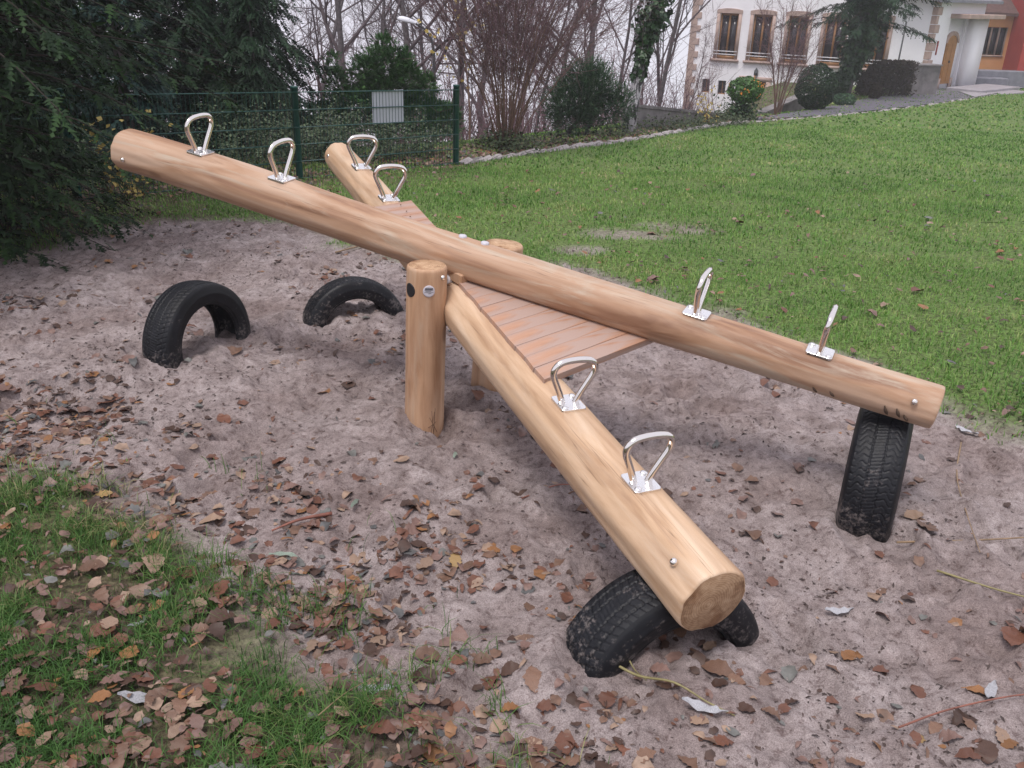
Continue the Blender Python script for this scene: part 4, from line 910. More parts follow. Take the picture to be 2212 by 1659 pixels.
# ivy-clad birch
def ivy_tube(seed, P, R, n, size):
    rg = np.random.default_rng(seed); t = rg.random(n) * (len(P) - 1.001); i0 = t.astype(int); f = (t - i0)[:, None]
    c = P[i0] * (1 - f) + P[i0 + 1] * f; r = (R[i0] * (1 - f[:, 0]) + R[i0 + 1] * f[:, 0]) * np.sqrt(rg.uniform(.25, 1.15, n)); a = rg.uniform(0, 2 * PI, n)
    r = r * (1 + .35 * np.sin(3 * a + t * 5) * np.sin(t * 9 + a)); d = np.stack([np.cos(a), np.sin(a), 0 * a], -1)
    return leafquads(c + d * r[:, None], size, d + [0, 0, .4], rg, .8)
bt = empty('ivy_birch', (2.14, 18.5, gz(2.14, 18.5)), 'white-barked leaning birch with ivy over its upper trunk', 'tree')
TP = np.array([(0, 0, -.2), (.05, .05, .5), (.12, .1, 1.0), (.22, .15, 1.6), (.36, .2, 2.3), (.55, .3, 3.2), (.7, .3, 5.0), (.8, .3, 7.5)])
obj('trunk', mesh(*tube1(TP, np.array([.15, .125, .115, .11, .10, .09, .07, .03]), 12), True), M['birch'], bt)
V, F = ivy_tube(80, TP[2:], np.array([.10, .17, .30, .36, .36, .3]), 3400, .05); obj('ivy', mesh(V, F), M['ivy'], bt)
tr_, cr_ = bare_tree(81, 4.2, .8, 3, .05, (9, 6, 5, 3), .1, .1, (.6, .55, .5, .5), .12, -.02); cb = obj('crown', mesh(*cr_), M['twig'], bt); cb.location = (.45, .25, 2.4)
# conifer with ivy by the house
iv = empty('ivy_conifer', (12.15, 34.9, gz(12.15, 34.9)), 'conifer with ivy-wrapped trunk and sweeping boughs in front of the house', 'tree')
TP = np.array([(-.35, 0, -.2), (-.25, 0, .6), (-.08, 0, 1.5), (.05, 0, 2.4), (.12, 0, 3.4), (.15, 0, 5), (.15, 0, 8), (.15, 0, 11)])
obj('trunk', mesh(*tube1(TP, np.array([.30, .26, .24, .23, .22, .2, .14, .05]), 12), True), M['bark'], iv)
V, F = ivy_tube(83, TP[1:6], np.array([.28, .55, .72, .78, .6]), 5200, .075); obj('ivy', mesh(V, F), M['ivy'], iv)
tv, br, nd = conifer(84, 9, lambda q: 3.6 - 2.6 * q, 130, 80, .30, .055, 2.5, .12, .24, .12, 5, 1.1)
obj('branches', mesh(*br), M['bark'], iv); obj('crown', mesh(*nd), M['spruce'], iv)

# clipped and berried shrubs by the path
def ball(name, loc, r, rz, n, size, mat, label, seed, cat='bush', flat=0):
    rg = np.random.default_rng(seed); d = unit(rg.normal(0, 1, (n, 3))); rr = (1 - .22 * rg.random(n) ** 2)[:, None] * (1 + .05 * np.sin(d[:, :1] * 9) * np.sin(d[:, 2:] * 8))
    V, F = leafquads(d * rr * [r, r, rz], size, d, rg); t = empty(name, loc, label, cat); o = obj('foliage', mesh(V, F), mat, t); o.location = (0, 0, rz * .96)
    P, Rr = stems_fan(seed, 8, rz * 1.1, r * .6, .03, .05); obj('stems', mesh(*tubes(P, Rr, 4)), M['bark'], t); return t
ball('clipped_bush', (9.02, 29.1, gz(9.02, 29.1) + .02), .61, .69, 6500, .035, M['box'], 'large dark clipped egg-shaped bush beside the path', 90)
ball('low_bush', (10.55, 30.9, gz(10.55, 30.9)), .38, .20, 1500, .03, M['juniper'], 'small low green cushion bush right of the clipped bush', 91)
ball('brown_bush', (12.75, 34.2, gz(12.75, 34.2)), .24, .32, 900, .03, M['brownhedge'], 'little round brown bush at the path below the hedge', 92)
ball('dark_shrub', (11.4, 34.3, gz(11.4, 34.3)), .42, .5, 1800, .045, M['box'], 'dark shrub at the foot of the ivy-wrapped conifer', 93)
bb = ball('berry_bush', (5.55, 23.5, gz(5.55, 23.5) + .42), .44, .32, 2600, .036, M['berryleaf'], 'bright green bush with orange berries above the retaining wall', 94)
rg = np.random.default_rng(95); d = unit(rg.normal(0, 1, (11, 3)) + [.8, -1, .1]); vv, ff = [], []
for q, dd in enumerate(d):
    for s_ in range(4):
        V, F = lathe([(1e-4, .016), (.012, .01), (.016, 0), (.012, -.01), (1e-4, -.016)], 6); vv.append((V + dd * [.45, .45, .33] + rg.normal(0, .03, 3) + [0, 0, .31], F))
for q in range(len(d)): obj('berry_cluster', mesh(*merge(vv[q * 4:q * 4 + 4]), True), M['berry'], bb)
P = rg.normal(0, 1, (1500, 3)) * [.20, .18, .17] + [-.05, 0, -.22]; V, F = leafquads(P, .04, np.tile([0, -.4, 1.], (1500, 1)), rg); obj('lower_leaves', mesh(V, F), M['ivy'], bb)
# brown clipped hedge and ground cover
rg = np.random.default_rng(96); n = 7000; u_ = rg.random(n); P = np.stack([12.75 + 2.35 * u_, 36.0 + 1.0 * u_ + rg.normal(0, .28, n), -1.55 - .05 * u_ + rg.random(n) ** .7 * (1.28 * np.clip(.45 + u_ * 1.8, 0, 1))], -1)
V, F = leafquads(P, .05, np.tile([0, -1., .8], (n, 1)), rg); o = obj('brown_hedge', mesh(V - P.mean(0), F), M['brownhedge']); o.location = P.mean(0); tag(o, 'brown winter hedge left of the concrete pier', 'hedge')
P, Rr = stems_fan(97, 60, 1.1, 1.0, .012, .6); q = obj('stems', mesh(*tubes(P, Rr, 3)), M['bark'], o); q.location = (0, 0, -.6)
rg = np.random.default_rng(98); pts = []
for (x, y, sx, n) in ((3.0, 19.6, .5, 500), (3.9, 20.6, .4, 450), (4.7, 21.7, .5, 500), (.6, 15.9, .3, 200), (1.9, 17.6, .35, 300), (5.3, 23.2, .35, 350), (-.1, 13.9, .2, 100)):
    pts.append(rg.normal(0, 1, (n, 3)) * [sx, sx * .7, .08] + [x, y, gz(x, y) + .1])
P = np.concatenate(pts); V, F = leafquads(P, .035, np.tile([0, -.3, 1.], (len(P), 1)), rg); tag(obj('ground_cover', mesh(V, F), M['groundcover']), 'low green ground cover in the planting bed', 'ground cover', kind='stuff')
# twiggy stems with last yellow leaves near the wall
P, Rr = stems_fan(99, 14, 1.3, .6, .007); t = empty('yellow_leaf_shrub', (4.3, 21.2, gz(4.3, 21.2)), 'thin shrub with a few pale yellow leaves in front of the wall', 'bush'); obj('stems', mesh(*tubes(P, Rr, 3)), M['stem'], t)
rg = np.random.default_rng(100); k = rg.integers(0, 14, 70); j = rg.integers(1, 4, 70); V, F = leafquads(P[k, j] + rg.normal(0, .04, (70, 3)), .035, np.tile([0, -1., .5], (70, 1)), rg); obj('leaves', mesh(V, F), M['yellowleaf'], t)

# bare trees on the slope behind
protos = []
for i, (H, spd, tk, nch) in enumerate(((10, .62, .10, (12, 8, 6, 4)), (9.5, .5, .07, (11, 8, 6, 4)), (11.5, .7, .125, (13, 8, 6, 4)), (6.5, .65, .05, (11, 8, 6, 4)))):
    tr_, cr_ = bare_tree(200 + i, H, spd, 4, tk, nch, .06, .16, (.5, .5, .5, .5), .10, .06)
    protos.append((mesh(*tr_, True), mesh(*cr_)))
    protos[-1][0].materials.append(M['bark']); protos[-1][1].materials.append(M['twig2'] if i == 3 else M['twig'])
def ray_ground(u, dep):
    """ground point seen at image column u (of 2212) and depth dep"""
    x = (u - 1106) / 1949.0 * dep; y = dep * 1.09; return x, y
BT = [(705, 24, 0, 'forked leafless tree against the gap beside the tall spruce'), (765, 29, 1, 'slim leafless tree left of the street lamp head'), (812, 35, 1, 'leafless tree far behind the street lamp head'), (852, 27, 2, 'stout leafless tree behind the mountain pine'),
      (915, 31, 1, 'leafless tree just behind the lamp pole'), (968, 25, 0, 'leafless tree right of the lamp pole'), (1020, 37, 2, 'tall leafless tree far behind the fence end post'), (1075, 29, 3, 'bushy leafless tree behind the purple shrub on its left'),
      (1135, 24, 3, 'leafless tree behind the purple shrub on its right'), (1190, 33, 2, 'leafless tree rising behind the juniper'), (1262, 26, 0, 'leafless tree between juniper and birch'), (1318, 35, 1, 'slender leafless tree just left of the birch'),
      (1412, 30, 1, 'thin leafless tree right of the ivy birch'), (1432, 36, 1, 'leafless tree beside the left house corner'), (1452, 40, 3, 'twiggy leafless tree above the concrete wall near the house'), (640, 34, 2, 'leafless tree glimpsed behind the spruces'), (560, 40, 0, 'leafless tree deep behind the dark spruces'),
      (1100, 46, 2, 'large leafless tree in the misty distance behind the purple shrub'), (880, 48, 0, 'leafless tree in the misty distance behind the pine'), (1230, 50, 2, 'leafless tree in the misty distance behind the juniper'), (1380, 48, 0, 'leafless tree in the misty distance behind the birch'), (730, 50, 2, 'leafless tree in the misty distance left of the lamp'), (990, 56, 0, 'faint leafless tree in the mist above the fence end post')]
rg = np.random.default_rng(210)
for (u, dep, k, lab) in BT:
    x, y = ray_ground(u, dep); t = empty('bare_tree', (x, y, gz(x, y) - .1), lab, 'tree', 'leafless trees on the slope'); t.rotation_euler = (0, 0, rg.uniform(0, 6.28)); s_ = rg.uniform(.85, 1.2); t.scale = (s_, s_, s_)
    obj('trunk', protos[k][0], None, t); obj('crown', protos[k][1], None, t)
# brown thicket on the slope (reads as one mass)
rg = np.random.default_rng(220); n = 1300; xs = rg.uniform(-9, 7.0, n); ys = np.interp(xs, EX, EY) + rg.uniform(8, 26, n); zs = zg(xs, ys)
m_ = 5; tt = np.linspace(0, 1, m_)[None]; L = rg.uniform(.8, 2.2, (n, 1)) * rg.choice([1, 1, 1.9], (n, 1)); dx = rg.normal(0, .35, (n, 1)); dy = rg.normal(0, .35, (n, 1))
P = np.stack([xs[:, None] + L * dx * tt ** 1.3 + rg.normal(0, .03, (n, m_)), ys[:, None] + L * dy * tt ** 1.3, zs[:, None] + L * tt * .95], -1)
parts = [tubes(P, .016 * (1.1 - tt) * np.ones((n, 1)), 3)]
k = rg.integers(0, n, 7000); j = rg.integers(1, 5, 7000); d = unit(rg.normal(0, .6, (7000, 3)) + [0, 0, .7]); s_ = np.linspace(0, 1, 3)[None, :, None]; TL = rg.uniform(.2, .8, 7000)[:, None, None]
parts.append(tubes(P[k, j][:, None] + d[:, None] * TL * s_, .006 * (1.1 - .6 * np.linspace(0, 1, 3))[None] * np.ones((7000, 1)), 3))
tag(obj('thicket', mesh(*merge(parts)), M['twig2']), 'tangled leafless brown undergrowth on the slope behind the fence', 'undergrowth', kind='stuff')
# few yellow leaves still hanging near the lamp
rg = np.random.default_rng(230); t = empty('yellow_leaf_sapling', (-.95, 17.4, gz(-.95, 17.4)), 'thin sapling with last yellow leaves by the fence end post', 'tree'); tr_, cr_ = bare_tree(231, 2.7, .6, 2, .022, (9, 5), .08, .3, (.5, .5), .1, .05)
obj('trunk', mesh(*tr_), M['stem'], t); obj('crown', mesh(*cr_), M['twig'], t); P = cr_[0][rg.integers(0, len(cr_[0]), 110)]; P = P[P[:, 2] > .9]; V, F = leafquads(P, .035, np.tile([0, -1., .6], (len(P), 1)), rg, .8); obj('leaves', mesh(V, F), M['yellowleaf'], t)

# ------------------------------------------------------------------ street lamp
lb = np.array([-2.17, 23.4]); lz = gz(*lb); lamp = empty('street_lamp', (lb[0], lb[1], lz), 'street lamp with curved arm and white head among bare trees', 'street lamp')
M['lamp_pole'] = simple('grey_lamp_pole', (.05, .055, .06), .5, var=.1); M['lamp_head'] = simple('white_lamp_housing', (.72, .73, .80), .4, var=.04)
pp = catmull([(lb[0], lb[1], lz - .2), (lb[0], lb[1], -.6), (lb[0], lb[1], .15), (lb[0] - .05, lb[1], .55), (lb[0] - .22, lb[1], .80), (lb[0] - .45, lb[1], .92)], 6)
V, F = tube1(pp, np.linspace(.05, .022, len(pp)), 10, ref=(0, 1, 0)); wpart(lamp, 'pole', V, F, M['lamp_pole'], True)
prof = [(0, .03, .03), (.05, .06, .06), (.18, .10, .085), (.34, .11, .09), (.43, .085, .065), (.46, .03, .02)]
V = []; n = 14
for (x, wy, hz_) in prof:
    for q in range(n):
        a = q * 2 * PI / n; V.append((x, wy * math.cos(a), max(hz_ * math.sin(a), -hz_ * .45)))
F = [[r * n + q, r * n + (q + 1) % n, (r + 1) * n + (q + 1) % n, (r + 1) * n + q] for r in range(5) for q in range(n)] + [list(range(n)), list(range(5 * n, 6 * n))]
wpart(lamp, 'lamp_head', frame(np.array(V), (lb[0] - .43, lb[1], .92), (-.96, 0, .22), (0, -1, 0), (.22, 0, .96)), F, M['lamp_head'], True)

# ------------------------------------------------------------------ house
M['plaster'] = simple('white_plaster', (.90, .89, .93), .85, var=.05, scale=.9)
M['sandstone'] = simple('pale_sandstone', (.42, .31, .27), .8, var=.22, scale=2.5)
M['winwood'] = simple('varnished_window_wood', (.26, .12, .035), .45, var=.2, scale=6)
M['doorwood'] = simple('oak_door', (.36, .16, .04), .5, var=.2, scale=5)
M['glass'] = simple('dark_window_glass', (.022, .018, .026), .08, var=.4, scale=1.5, spec=.6)
M['rail'] = simple('white_rail', (.75, .74, .78), .4, var=.03)
M['concrete'] = simple('weathered_concrete', (.19, .175, .175), .9, var=.4, scale=2.2, bstr=.3)
M['greystone'] = simple('grey_granite', (.20, .20, .235), .8, var=.2, scale=4)
M['rooftile'] = simple('brown_roof_tile', (.11, .065, .06), .8, var=.25, scale=6)
M['orange'] = simple('orange_render', (.62, .31, .14), .85, var=.06, scale=2)
M['red'] = simple('red_render', (.36, .045, .035), .75, var=.08, scale=2)
HO = np.array([8.3, 48.0, 0]); hu = np.array([.868, -.496, 0]); hu = hu / np.linalg.norm(hu); hn = np.array([hu[1], -hu[0], 0])   # outward, to the viewer
if hn[1] > 0: hn = -hn
hz3 = np.array([0, 0, 1.])
house = empty('white_house', tuple(HO + hu * 5.5 + hz3 * -3.2), 'white plastered house with sandstone quoins and tall timber windows', 'house')
def hb(parent, name, s0, s1, z0, z1, d0, d1, mat, bev=0.0, o=HO, u=hu, nn=hn):
    V, F = box((s0 + s1) / 2, (d0 + d1) / 2, (z0 + z1) / 2, abs(s1 - s0), abs(d1 - d0), abs(z1 - z0), bev)
    return wpart(parent, name, frame(V, o, u, nn, hz3), F, mat)
def wall_with_holes(parent, name, S0, S1, Z0, Z1, holes, depth, thick, mat, o=HO, u=hu, nn=hn):
    xs = sorted({S0, S1, *[h[0] for h in holes], *[h[1] for h in holes]}); zs = sorted({Z0, Z1, *[h[2] for h in holes], *[h[3] for h in holes]}); V, F = [], []
    def quad(a, b, c, d): k = len(V); V.extend([a, b, c, d]); F.append([k, k + 1, k + 2, k + 3])
    for i in range(len(xs) - 1):
        for j in range(len(zs) - 1):
            cx, cz = (xs[i] + xs[i + 1]) / 2, (zs[j] + zs[j + 1]) / 2
            if any(h[0] < cx < h[1] and h[2] < cz < h[3] for h in holes): continue
            quad((xs[i], 0, zs[j]), (xs[i + 1], 0, zs[j]), (xs[i + 1], 0, zs[j + 1]), (xs[i], 0, zs[j + 1]))
    for (a, b, c, d) in holes:
        quad((a, 0, c), (a, 0, d), (a, -depth, d), (a, -depth, c)); quad((b, 0, d), (b, 0, c), (b, -depth, c), (b, -depth, d)); quad((a, 0, d), (b, 0, d), (b, -depth, d), (a, -depth, d)); quad((b, 0, c), (a, 0, c), (a, -depth, c), (b, -depth, c))
    quad((S0, -thick, Z0), (S0, 0, Z0), (S0, 0, Z1), (S0, -thick, Z1)); quad((S1, 0, Z0), (S1, -thick, Z0), (S1, -thick, Z1), (S1, 0, Z1)); quad((S0, 0, Z1), (S1, 0, Z1), (S1, -thick, Z1), (S0, -thick, Z1)); quad((S1, -thick, Z0), (S0, -thick, Z0), (S0, -thick, Z1), (S1, -thick, Z1))
    return wpart(parent, name, frame(np.array(V, float), o, u, nn, hz3), F, mat)
WS = [1.86, 3.50, 5.19, 6.86, 8.77]; WW = .46
big = [(s - WW, s + WW, -1.08, 1.0) for s in WS]; small = [(.83, 1.24, -2.72, -2.07), (1.66, 2.06, -2.74, -2.09), (5.0, 5.43, -2.72, -2.06)]; door = [(2.98, 4.05, -4.2, -2.0)]
wall_with_holes(house, 'wall', 0, 11.0, -4.6, 4.2, big + small + door, .22, 8.0, M['plaster'])
hb(house, 'eave', -.4, 11.6, 4.2, 4.38, .45, -8.4, M['rooftile'])
V = np.array([(-.5, .55, 4.35), (11.7, .55, 4.35), (11.7, -8.5, 4.35), (-.5, -8.5, 4.35), (3.5, -4, 7.6), (7.6, -4, 7.6)], float)
wpart(house, 'roof', frame(V, HO, hu, hn, hz3), [[0, 1, 5, 4], [1, 2, 5], [2, 3, 4, 5], [3, 0, 4], [3, 2, 1, 0]], M['rooftile'])
for s in WS:
    a, b = s - WW, s + WW
    wf = hb(house, 'window', a, b, -1.08, -.93, -.19, -.10, M['winwood'])
    for (q0, q1, z0, z1) in ((a, a + .085, -.93, 1.0), (b - .085, b, -.93, 1.0), (a + .085, b - .085, .90, 1.0), (s - .045, s + .045, -.93, .90)): hb(wf, 'frame', q0, q1, z0, z1, -.18, -.11, M['winwood'])
    hb(wf, 'pane', a + .085, s - .045, -.93, .90, -.16, -.15, M['glass']); hb(wf, 'pane', s + .045, b - .085, -.93, .90, -.16, -.15, M['glass'])
    for (q0, q1, z0, z1) in ((a - .15, a, -1.08, 1.0), (b, b + .15, -1.08, 1.0)): hb(wf, 'stone_jamb', q0, q1, z0, z1, -.05, .04, M['sandstone'])
    hb(wf, 'sill', a - .24, b + .24, -1.19, -1.08, -.1, .12, M['sandstone'])
    n = 9; xs = np.linspace(a - .17, b + .17, n); V = [(x, d, z) for d in (.05, -.05) for x in xs for z in (1.0, 1.15 + .07 * (1 - ((x - s) / (WW + .17)) ** 2))]
    F = []
    for q in range(n - 1):
        i0 = q * 2; F += [[i0, i0 + 2, i0 + 3, i0 + 1], [2 * n + i0 + 2, 2 * n + i0, 2 * n + i0 + 1, 2 * n + i0 + 3], [i0 + 1, i0 + 3, 2 * n + i0 + 3, 2 * n + i0 + 1], [i0 + 2, i0, 2 * n + i0, 2 * n + i0 + 2]]
    F += [[0, 1, 2 * n + 1, 2 * n], [2 * n - 1, 2 * n - 2, 4 * n - 2, 4 * n - 1]]
    wpart(wf, 'stone_lintel', frame(np.array(V), HO, hu, hn, hz3), F, M['sandstone'])
    for z in (-.72, -.86): hb(wf, 'rail_bar', a - .12, b + .12, z - .02, z + .02, .06, .09, M['rail'])
for (a, b, c, d) in small:
    wf = hb(house, 'basement_window', a, b, c, c + .05, -.19, -.12, M['winwood']); hb(wf, 'pane', a, b, c + .05, d, -.17, -.15, M['glass']); hb(wf, 'frame', (a + b) / 2 - .02, (a + b) / 2 + .02, c + .05, d, -.15, -.12, M['winwood'])
bd = hb(house, 'basement_door', 2.98, 4.05, -4.2, -2.0, -.2, -.14, M['winwood'])
for (q0, q1, z0, z1) in ((2.76, 2.98, -4.2, -2.0), (4.05, 4.27, -4.2, -2.0), (2.70, 4.33, -2.0, -1.80)): hb(bd, 'stone_jamb', q0, q1, z0, z1, -.05, .05, M['sandstone'])
lt = hb(house, 'wall_lantern', 3.44, 3.60, -1.74, -1.50, .02, .16, M['lamp_pole']); V, F = lathe([(1e-4, .14), (.09, 0), (.09, -.01)], 8); wpart(lt, 'cap', frame(V, HO + hu * 3.52 + hn * .09 + hz3 * -1.5, hu, hn, hz3), F, M['lamp_pole'])
z = -4.4; k = 0
while z < 4.0:
    h = .30; L = .46 if k % 2 else .27
    hb(house, 'quoin', -.05, L, z + .004, z + h - .004, -.3, .045, M['sandstone'], .012)
    hb(house, 'quoin', 11.0 - (.75 if k % 2 else .42), 11.06, z + .05, z + h + .042, -.3, .047, M['sandstone'], .012); z += h; k += 1
# entrance wing
EO = np.array([18.1, 42.4, 0]) - np.array([.75, .66, 0]) * .55; eu = np.array([.75, .66, 0]) / np.linalg.norm([.75, .66]); en = np.array([eu[1], -eu[0], 0])
ew = empty('entrance_wing', tuple(EO + eu * 2 + hz3 * -1.7), 'white entrance wing with arched oak door under a stone canopy', 'building')
eb = lambda p, n, s0, s1, z0, z1, d0, d1, m_, bev=0: hb(p, n, s0 + .5, s1 + .5, z0, z1, d0, d1, m_, bev, EO, eu, en)
wall_with_holes(ew, 'wall', 0, 4.65, -2.3, 2.0, [(1.4, 3.05, -2.2, 1.14)], .16, 4.0, M['plaster'], EO, eu, en)
eb(ew, 'recess_wall', .9, 2.55, -2.2, 1.14, -.155, -.12, M['plaster'])
V, F = [], []; ar = [(1.18, -1.62), (2.12, -1.62), (2.12, .12)] + [(1.65 + .47 * math.cos(q), .12 + .33 * math.sin(q)) for q in np.linspace(0.15, PI - .15, 9)] + [(1.18, .12)]
def prism(pts, d0, d1, off=.5):
    n = len(pts); V = [(x + off, d1, z) for x, z in pts] + [(x + off, d0, z) for x, z in pts]; return frame(np.array(V), EO, eu, en, hz3), [[i, (i + 1) % n, n + (i + 1) % n, n + i] for i in range(n)] + [list(range(n - 1, -1, -1)), list(range(n, 2 * n))]
V, F = prism(ar, -.12, -.06); dr = wpart(ew, 'door', V, F, M['doorwood'])
for (q0, q1, z0, z1) in ((1.27, 1.60, -1.5, -.75), (1.70, 2.03, -1.5, -.75), (1.27, 1.60, -.6, .1), (1.70, 2.03, -.6, .1)): eb(dr, 'door_panel', q0, q1, z0, z1, -.06, -.045, M['doorwood'], .005)
eb(dr, 'handle', 1.62, 1.68, -.72, -.62, -.045, .0, M['lamp_pole'])
ar2 = [(1.65 + .47 * math.cos(q), .12 + .33 * math.sin(q)) for q in np.linspace(0, PI, 11)] + [(1.65 + .64 * math.cos(q), .12 + .5 * math.sin(q)) for q in np.linspace(PI, 0, 11)]
n = 11; V = [(x + .5, d, z) for d in (-.04, -.12) for x, z in ar2]; F = [[i, i + 1, 2 * n - 2 - i, 2 * n - 1 - i] for i in range(n - 1)] + [[2 * n - 1 - i, 2 * n - 2 - i, 4 * n - 2 - i, 4 * n - 1 - i] for i in range(n - 1)]
wpart(ew, 'door_arch', frame(np.array(V), EO, eu, en, hz3), F, M['sandstone'])
for q0, q1 in ((.98, 1.18), (2.12, 2.35)): eb(ew, 'stone_base', q0, q1, -1.9, -1.38, -.12, -.03, M['sandstone'])
eb(ew, 'canopy', .85, 4.45, 1.15, 1.34, .85, -.2, M['sandstone'], .02)
eb(ew, 'pillar', 2.62, 4.05, -2.2, 1.15, .32, -.1, M['plaster'])
eb(ew, 'plaque', .08, .17, -.35, .22, .0, .03, M['red'])
V = np.array([(-.8, .5, 1.78), (5.2, .5, 1.78), (5.2, -4.3, 2.6), (-.8, -4.3, 2.6), (-.8, .5, 1.9), (5.2, .5, 1.9), (5.2, -4.3, 3.6), (-.8, -4.3, 3.6)], float)
wpart(ew, 'roof', frame(V, EO, eu, en, hz3), [[0, 1, 2, 3], [4, 7, 6, 5], [0, 4, 5, 1], [1, 5, 6, 2], [2, 6, 7, 3], [3, 7, 4, 0]], M['greystone'])
z = -2.0; k = 0
while z < 1.7: eb(ew, 'quoin', -.52, -.5 + (.42 if k % 2 else .2), z + .03, z + .36, -.2, .05, M['sandstone'], .012); z += .36; k += 1
rp = empty('door_ramp', tuple(EO + eu * 2 + en * 1.2 + hz3 * -1.75), 'low grey stone landing in front of the oak door', 'step'); eb(rp, 'landing', .0, 3.9, -2.2, -1.62, .85, 2.4, M['paving'], .02); eb(rp, 'step', .7, 3.2, -2.2, -1.72, 2.41, 3.1, M['paving'], .02)
# annex: orange and red
an = empty('orange_annex', (24.2, 49.2, -1.6), 'orange annex with three-part window behind the entrance', 'building'); ao = np.array([22.2, 49.1, 0]); au = np.array([1., 0, 0]); a_n = np.array([0, -1., 0])
ab = lambda p, n, s0, s1, z0, z1, d0, d1, m_, bev=0: hb(p, n, s0, s1, z0, z1, d0, d1, m_, bev, ao, au, a_n)
wall_with_holes(an, 'wall', 0, 3.6, -3, 1.35, [(1.0, 2.2, -.6, .72)], .15, 5, M['orange'], ao, au, a_n)
wf = ab(an, 'window', 1.0, 2.2, -.68, -.6, -.1, .05, M['sandstone'])
for q in range(3):
    ab(wf, 'pane', 1.05 + q * .39, 1.37 + q * .39, -.58, .68, -.13, -.11, M['glass']); 
for q in range(4): ab(wf, 'frame', .99 + q * .39, 1.06 + q * .39, -.6, .72, -.12, -.04, M['sandstone'])
V = np.array([(-.3, .4, 1.30), (3.5, .4, 1.22), (3.5, .4, 1.36), (-.3, .4, 1.44), (-.3, -4, 3.8), (2.2, -4, 3.8)], float)
wpart(an, 'roof', frame(V, ao, au, a_n, hz3), [[0, 1, 2, 3], [3, 2, 5, 4]], M['rooftile'])
rd = empty('red_annex', (27, 47.8, -1.6), 'red rendered building part at the right edge', 'building'); ro = np.array([24.55, 47.6, 0])
rbx = lambda p, n, s0, s1, z0, z1, d0, d1, m_, bev=0: hb(p, n, s0, s1, z0, z1, d0, d1, m_, bev, ro, au, a_n)
wall_with_holes(rd, 'wall', 0, 8, -3, 6, [(.55, 7.5, -2.2, .85)], .5, 5, M['red'], ro, au, a_n)
wf = rbx(rd, 'glazing', .55, 7.5, -2.2, -1.3, -.5, -.42, M['lamp_pole'])
for q in range(5): rbx(wf, 'pane', .6 + q * 1.4, 1.9 + q * 1.4, -1.3, .85, -.48, -.46, M['glass']); rbx(wf, 'frame', 1.9 + q * 1.4, 2.0 + q * 1.4, -1.3, .85, -.5, -.4, M['winwood'])
for i, (x0, x1, y0, h) in enumerate(((21.6, 23.6, 46.3, .45), (22.3, 26.5, 47.0, .75))):
    t = empty('granite_step', ((x0 + x1) / 2, y0, gz(22, 46)), ['grey granite block step right of the entrance pillar', 'long grey granite bench wall below the red building'][i], 'step'); V, F = box((x0 + x1) / 2, y0 + .4, gz(22, 46) + h / 2 - .2, x1 - x0, .8, h + .4, .03); wpart(t, 'block', V, F, M['greystone'])
# walls and pier
def wallbox(name, a, b, th, zt0, zt1, zb, label):
    a = np.array(a); b = np.array(b); d = unit(b - a); nv = np.array([-d[1], d[0]]) * th / 2; V = []
    for z0, z1 in ((zb, zb), (zt0, zt1)):
        for p, z in ((a - nv, z0), (b - nv, z1), (b + nv, z1), (a + nv, z0)): V.append((*p, z))
    c = (a + b) / 2; t = empty(name, (c[0], c[1], zb), label, 'wall'); wpart(t, 'wall_body', V, [[0, 1, 5, 4], [1, 2, 6, 5], [2, 3, 7, 6], [3, 0, 4, 7], [4, 5, 6, 7], [3, 2, 1, 0]], M['concrete'])
    nv2 = nv * 1.3; C = []
    for dz in (.003, .06):
        for p, z in ((a - nv2, zt0), (b - nv2, zt1), (b + nv2, zt1), (a + nv2, zt0)): C.append((*p, z + dz))
    wpart(t, 'coping', C, [[0, 1, 5, 4], [1, 2, 6, 5], [2, 3, 7, 6], [3, 0, 4, 7], [4, 5, 6, 7], [3, 2, 1, 0]], M['concrete'])
wallbox('retaining_wall', (2.25, 19.6), (5.35, 24.3), .3, -.42, -1.10, -2.6, 'dark weathered concrete retaining wall left of the berry bush')
wallbox('ramp_wall', (7.3, 28.6), (9.4, 31.0), .25, -1.5, -1.08, -2.6, 'low sloping wall behind the clipped bush')
wallbox('garden_wall', (15.35, 37.9), (16.6, 38.5), .5, -.55, -.55, -2.4, 'weathered concrete pier wall at the end of the hedge')
ppz = empty('drain_pipe', (16.9, 43.0, -1.9), 'thin grey pole against the white facade above the hedge', 'pole'); V, F = tube1([(15.85, 40.6, -1.9), (15.9, 40.6, 1.0)], .035, 8); wpart(ppz, 'pole', V, F, M['lamp_pole'], True); ppz.location = (15.85, 40.6, -1.9); ppz.children[0].location = (0.025, 0, 1.45)

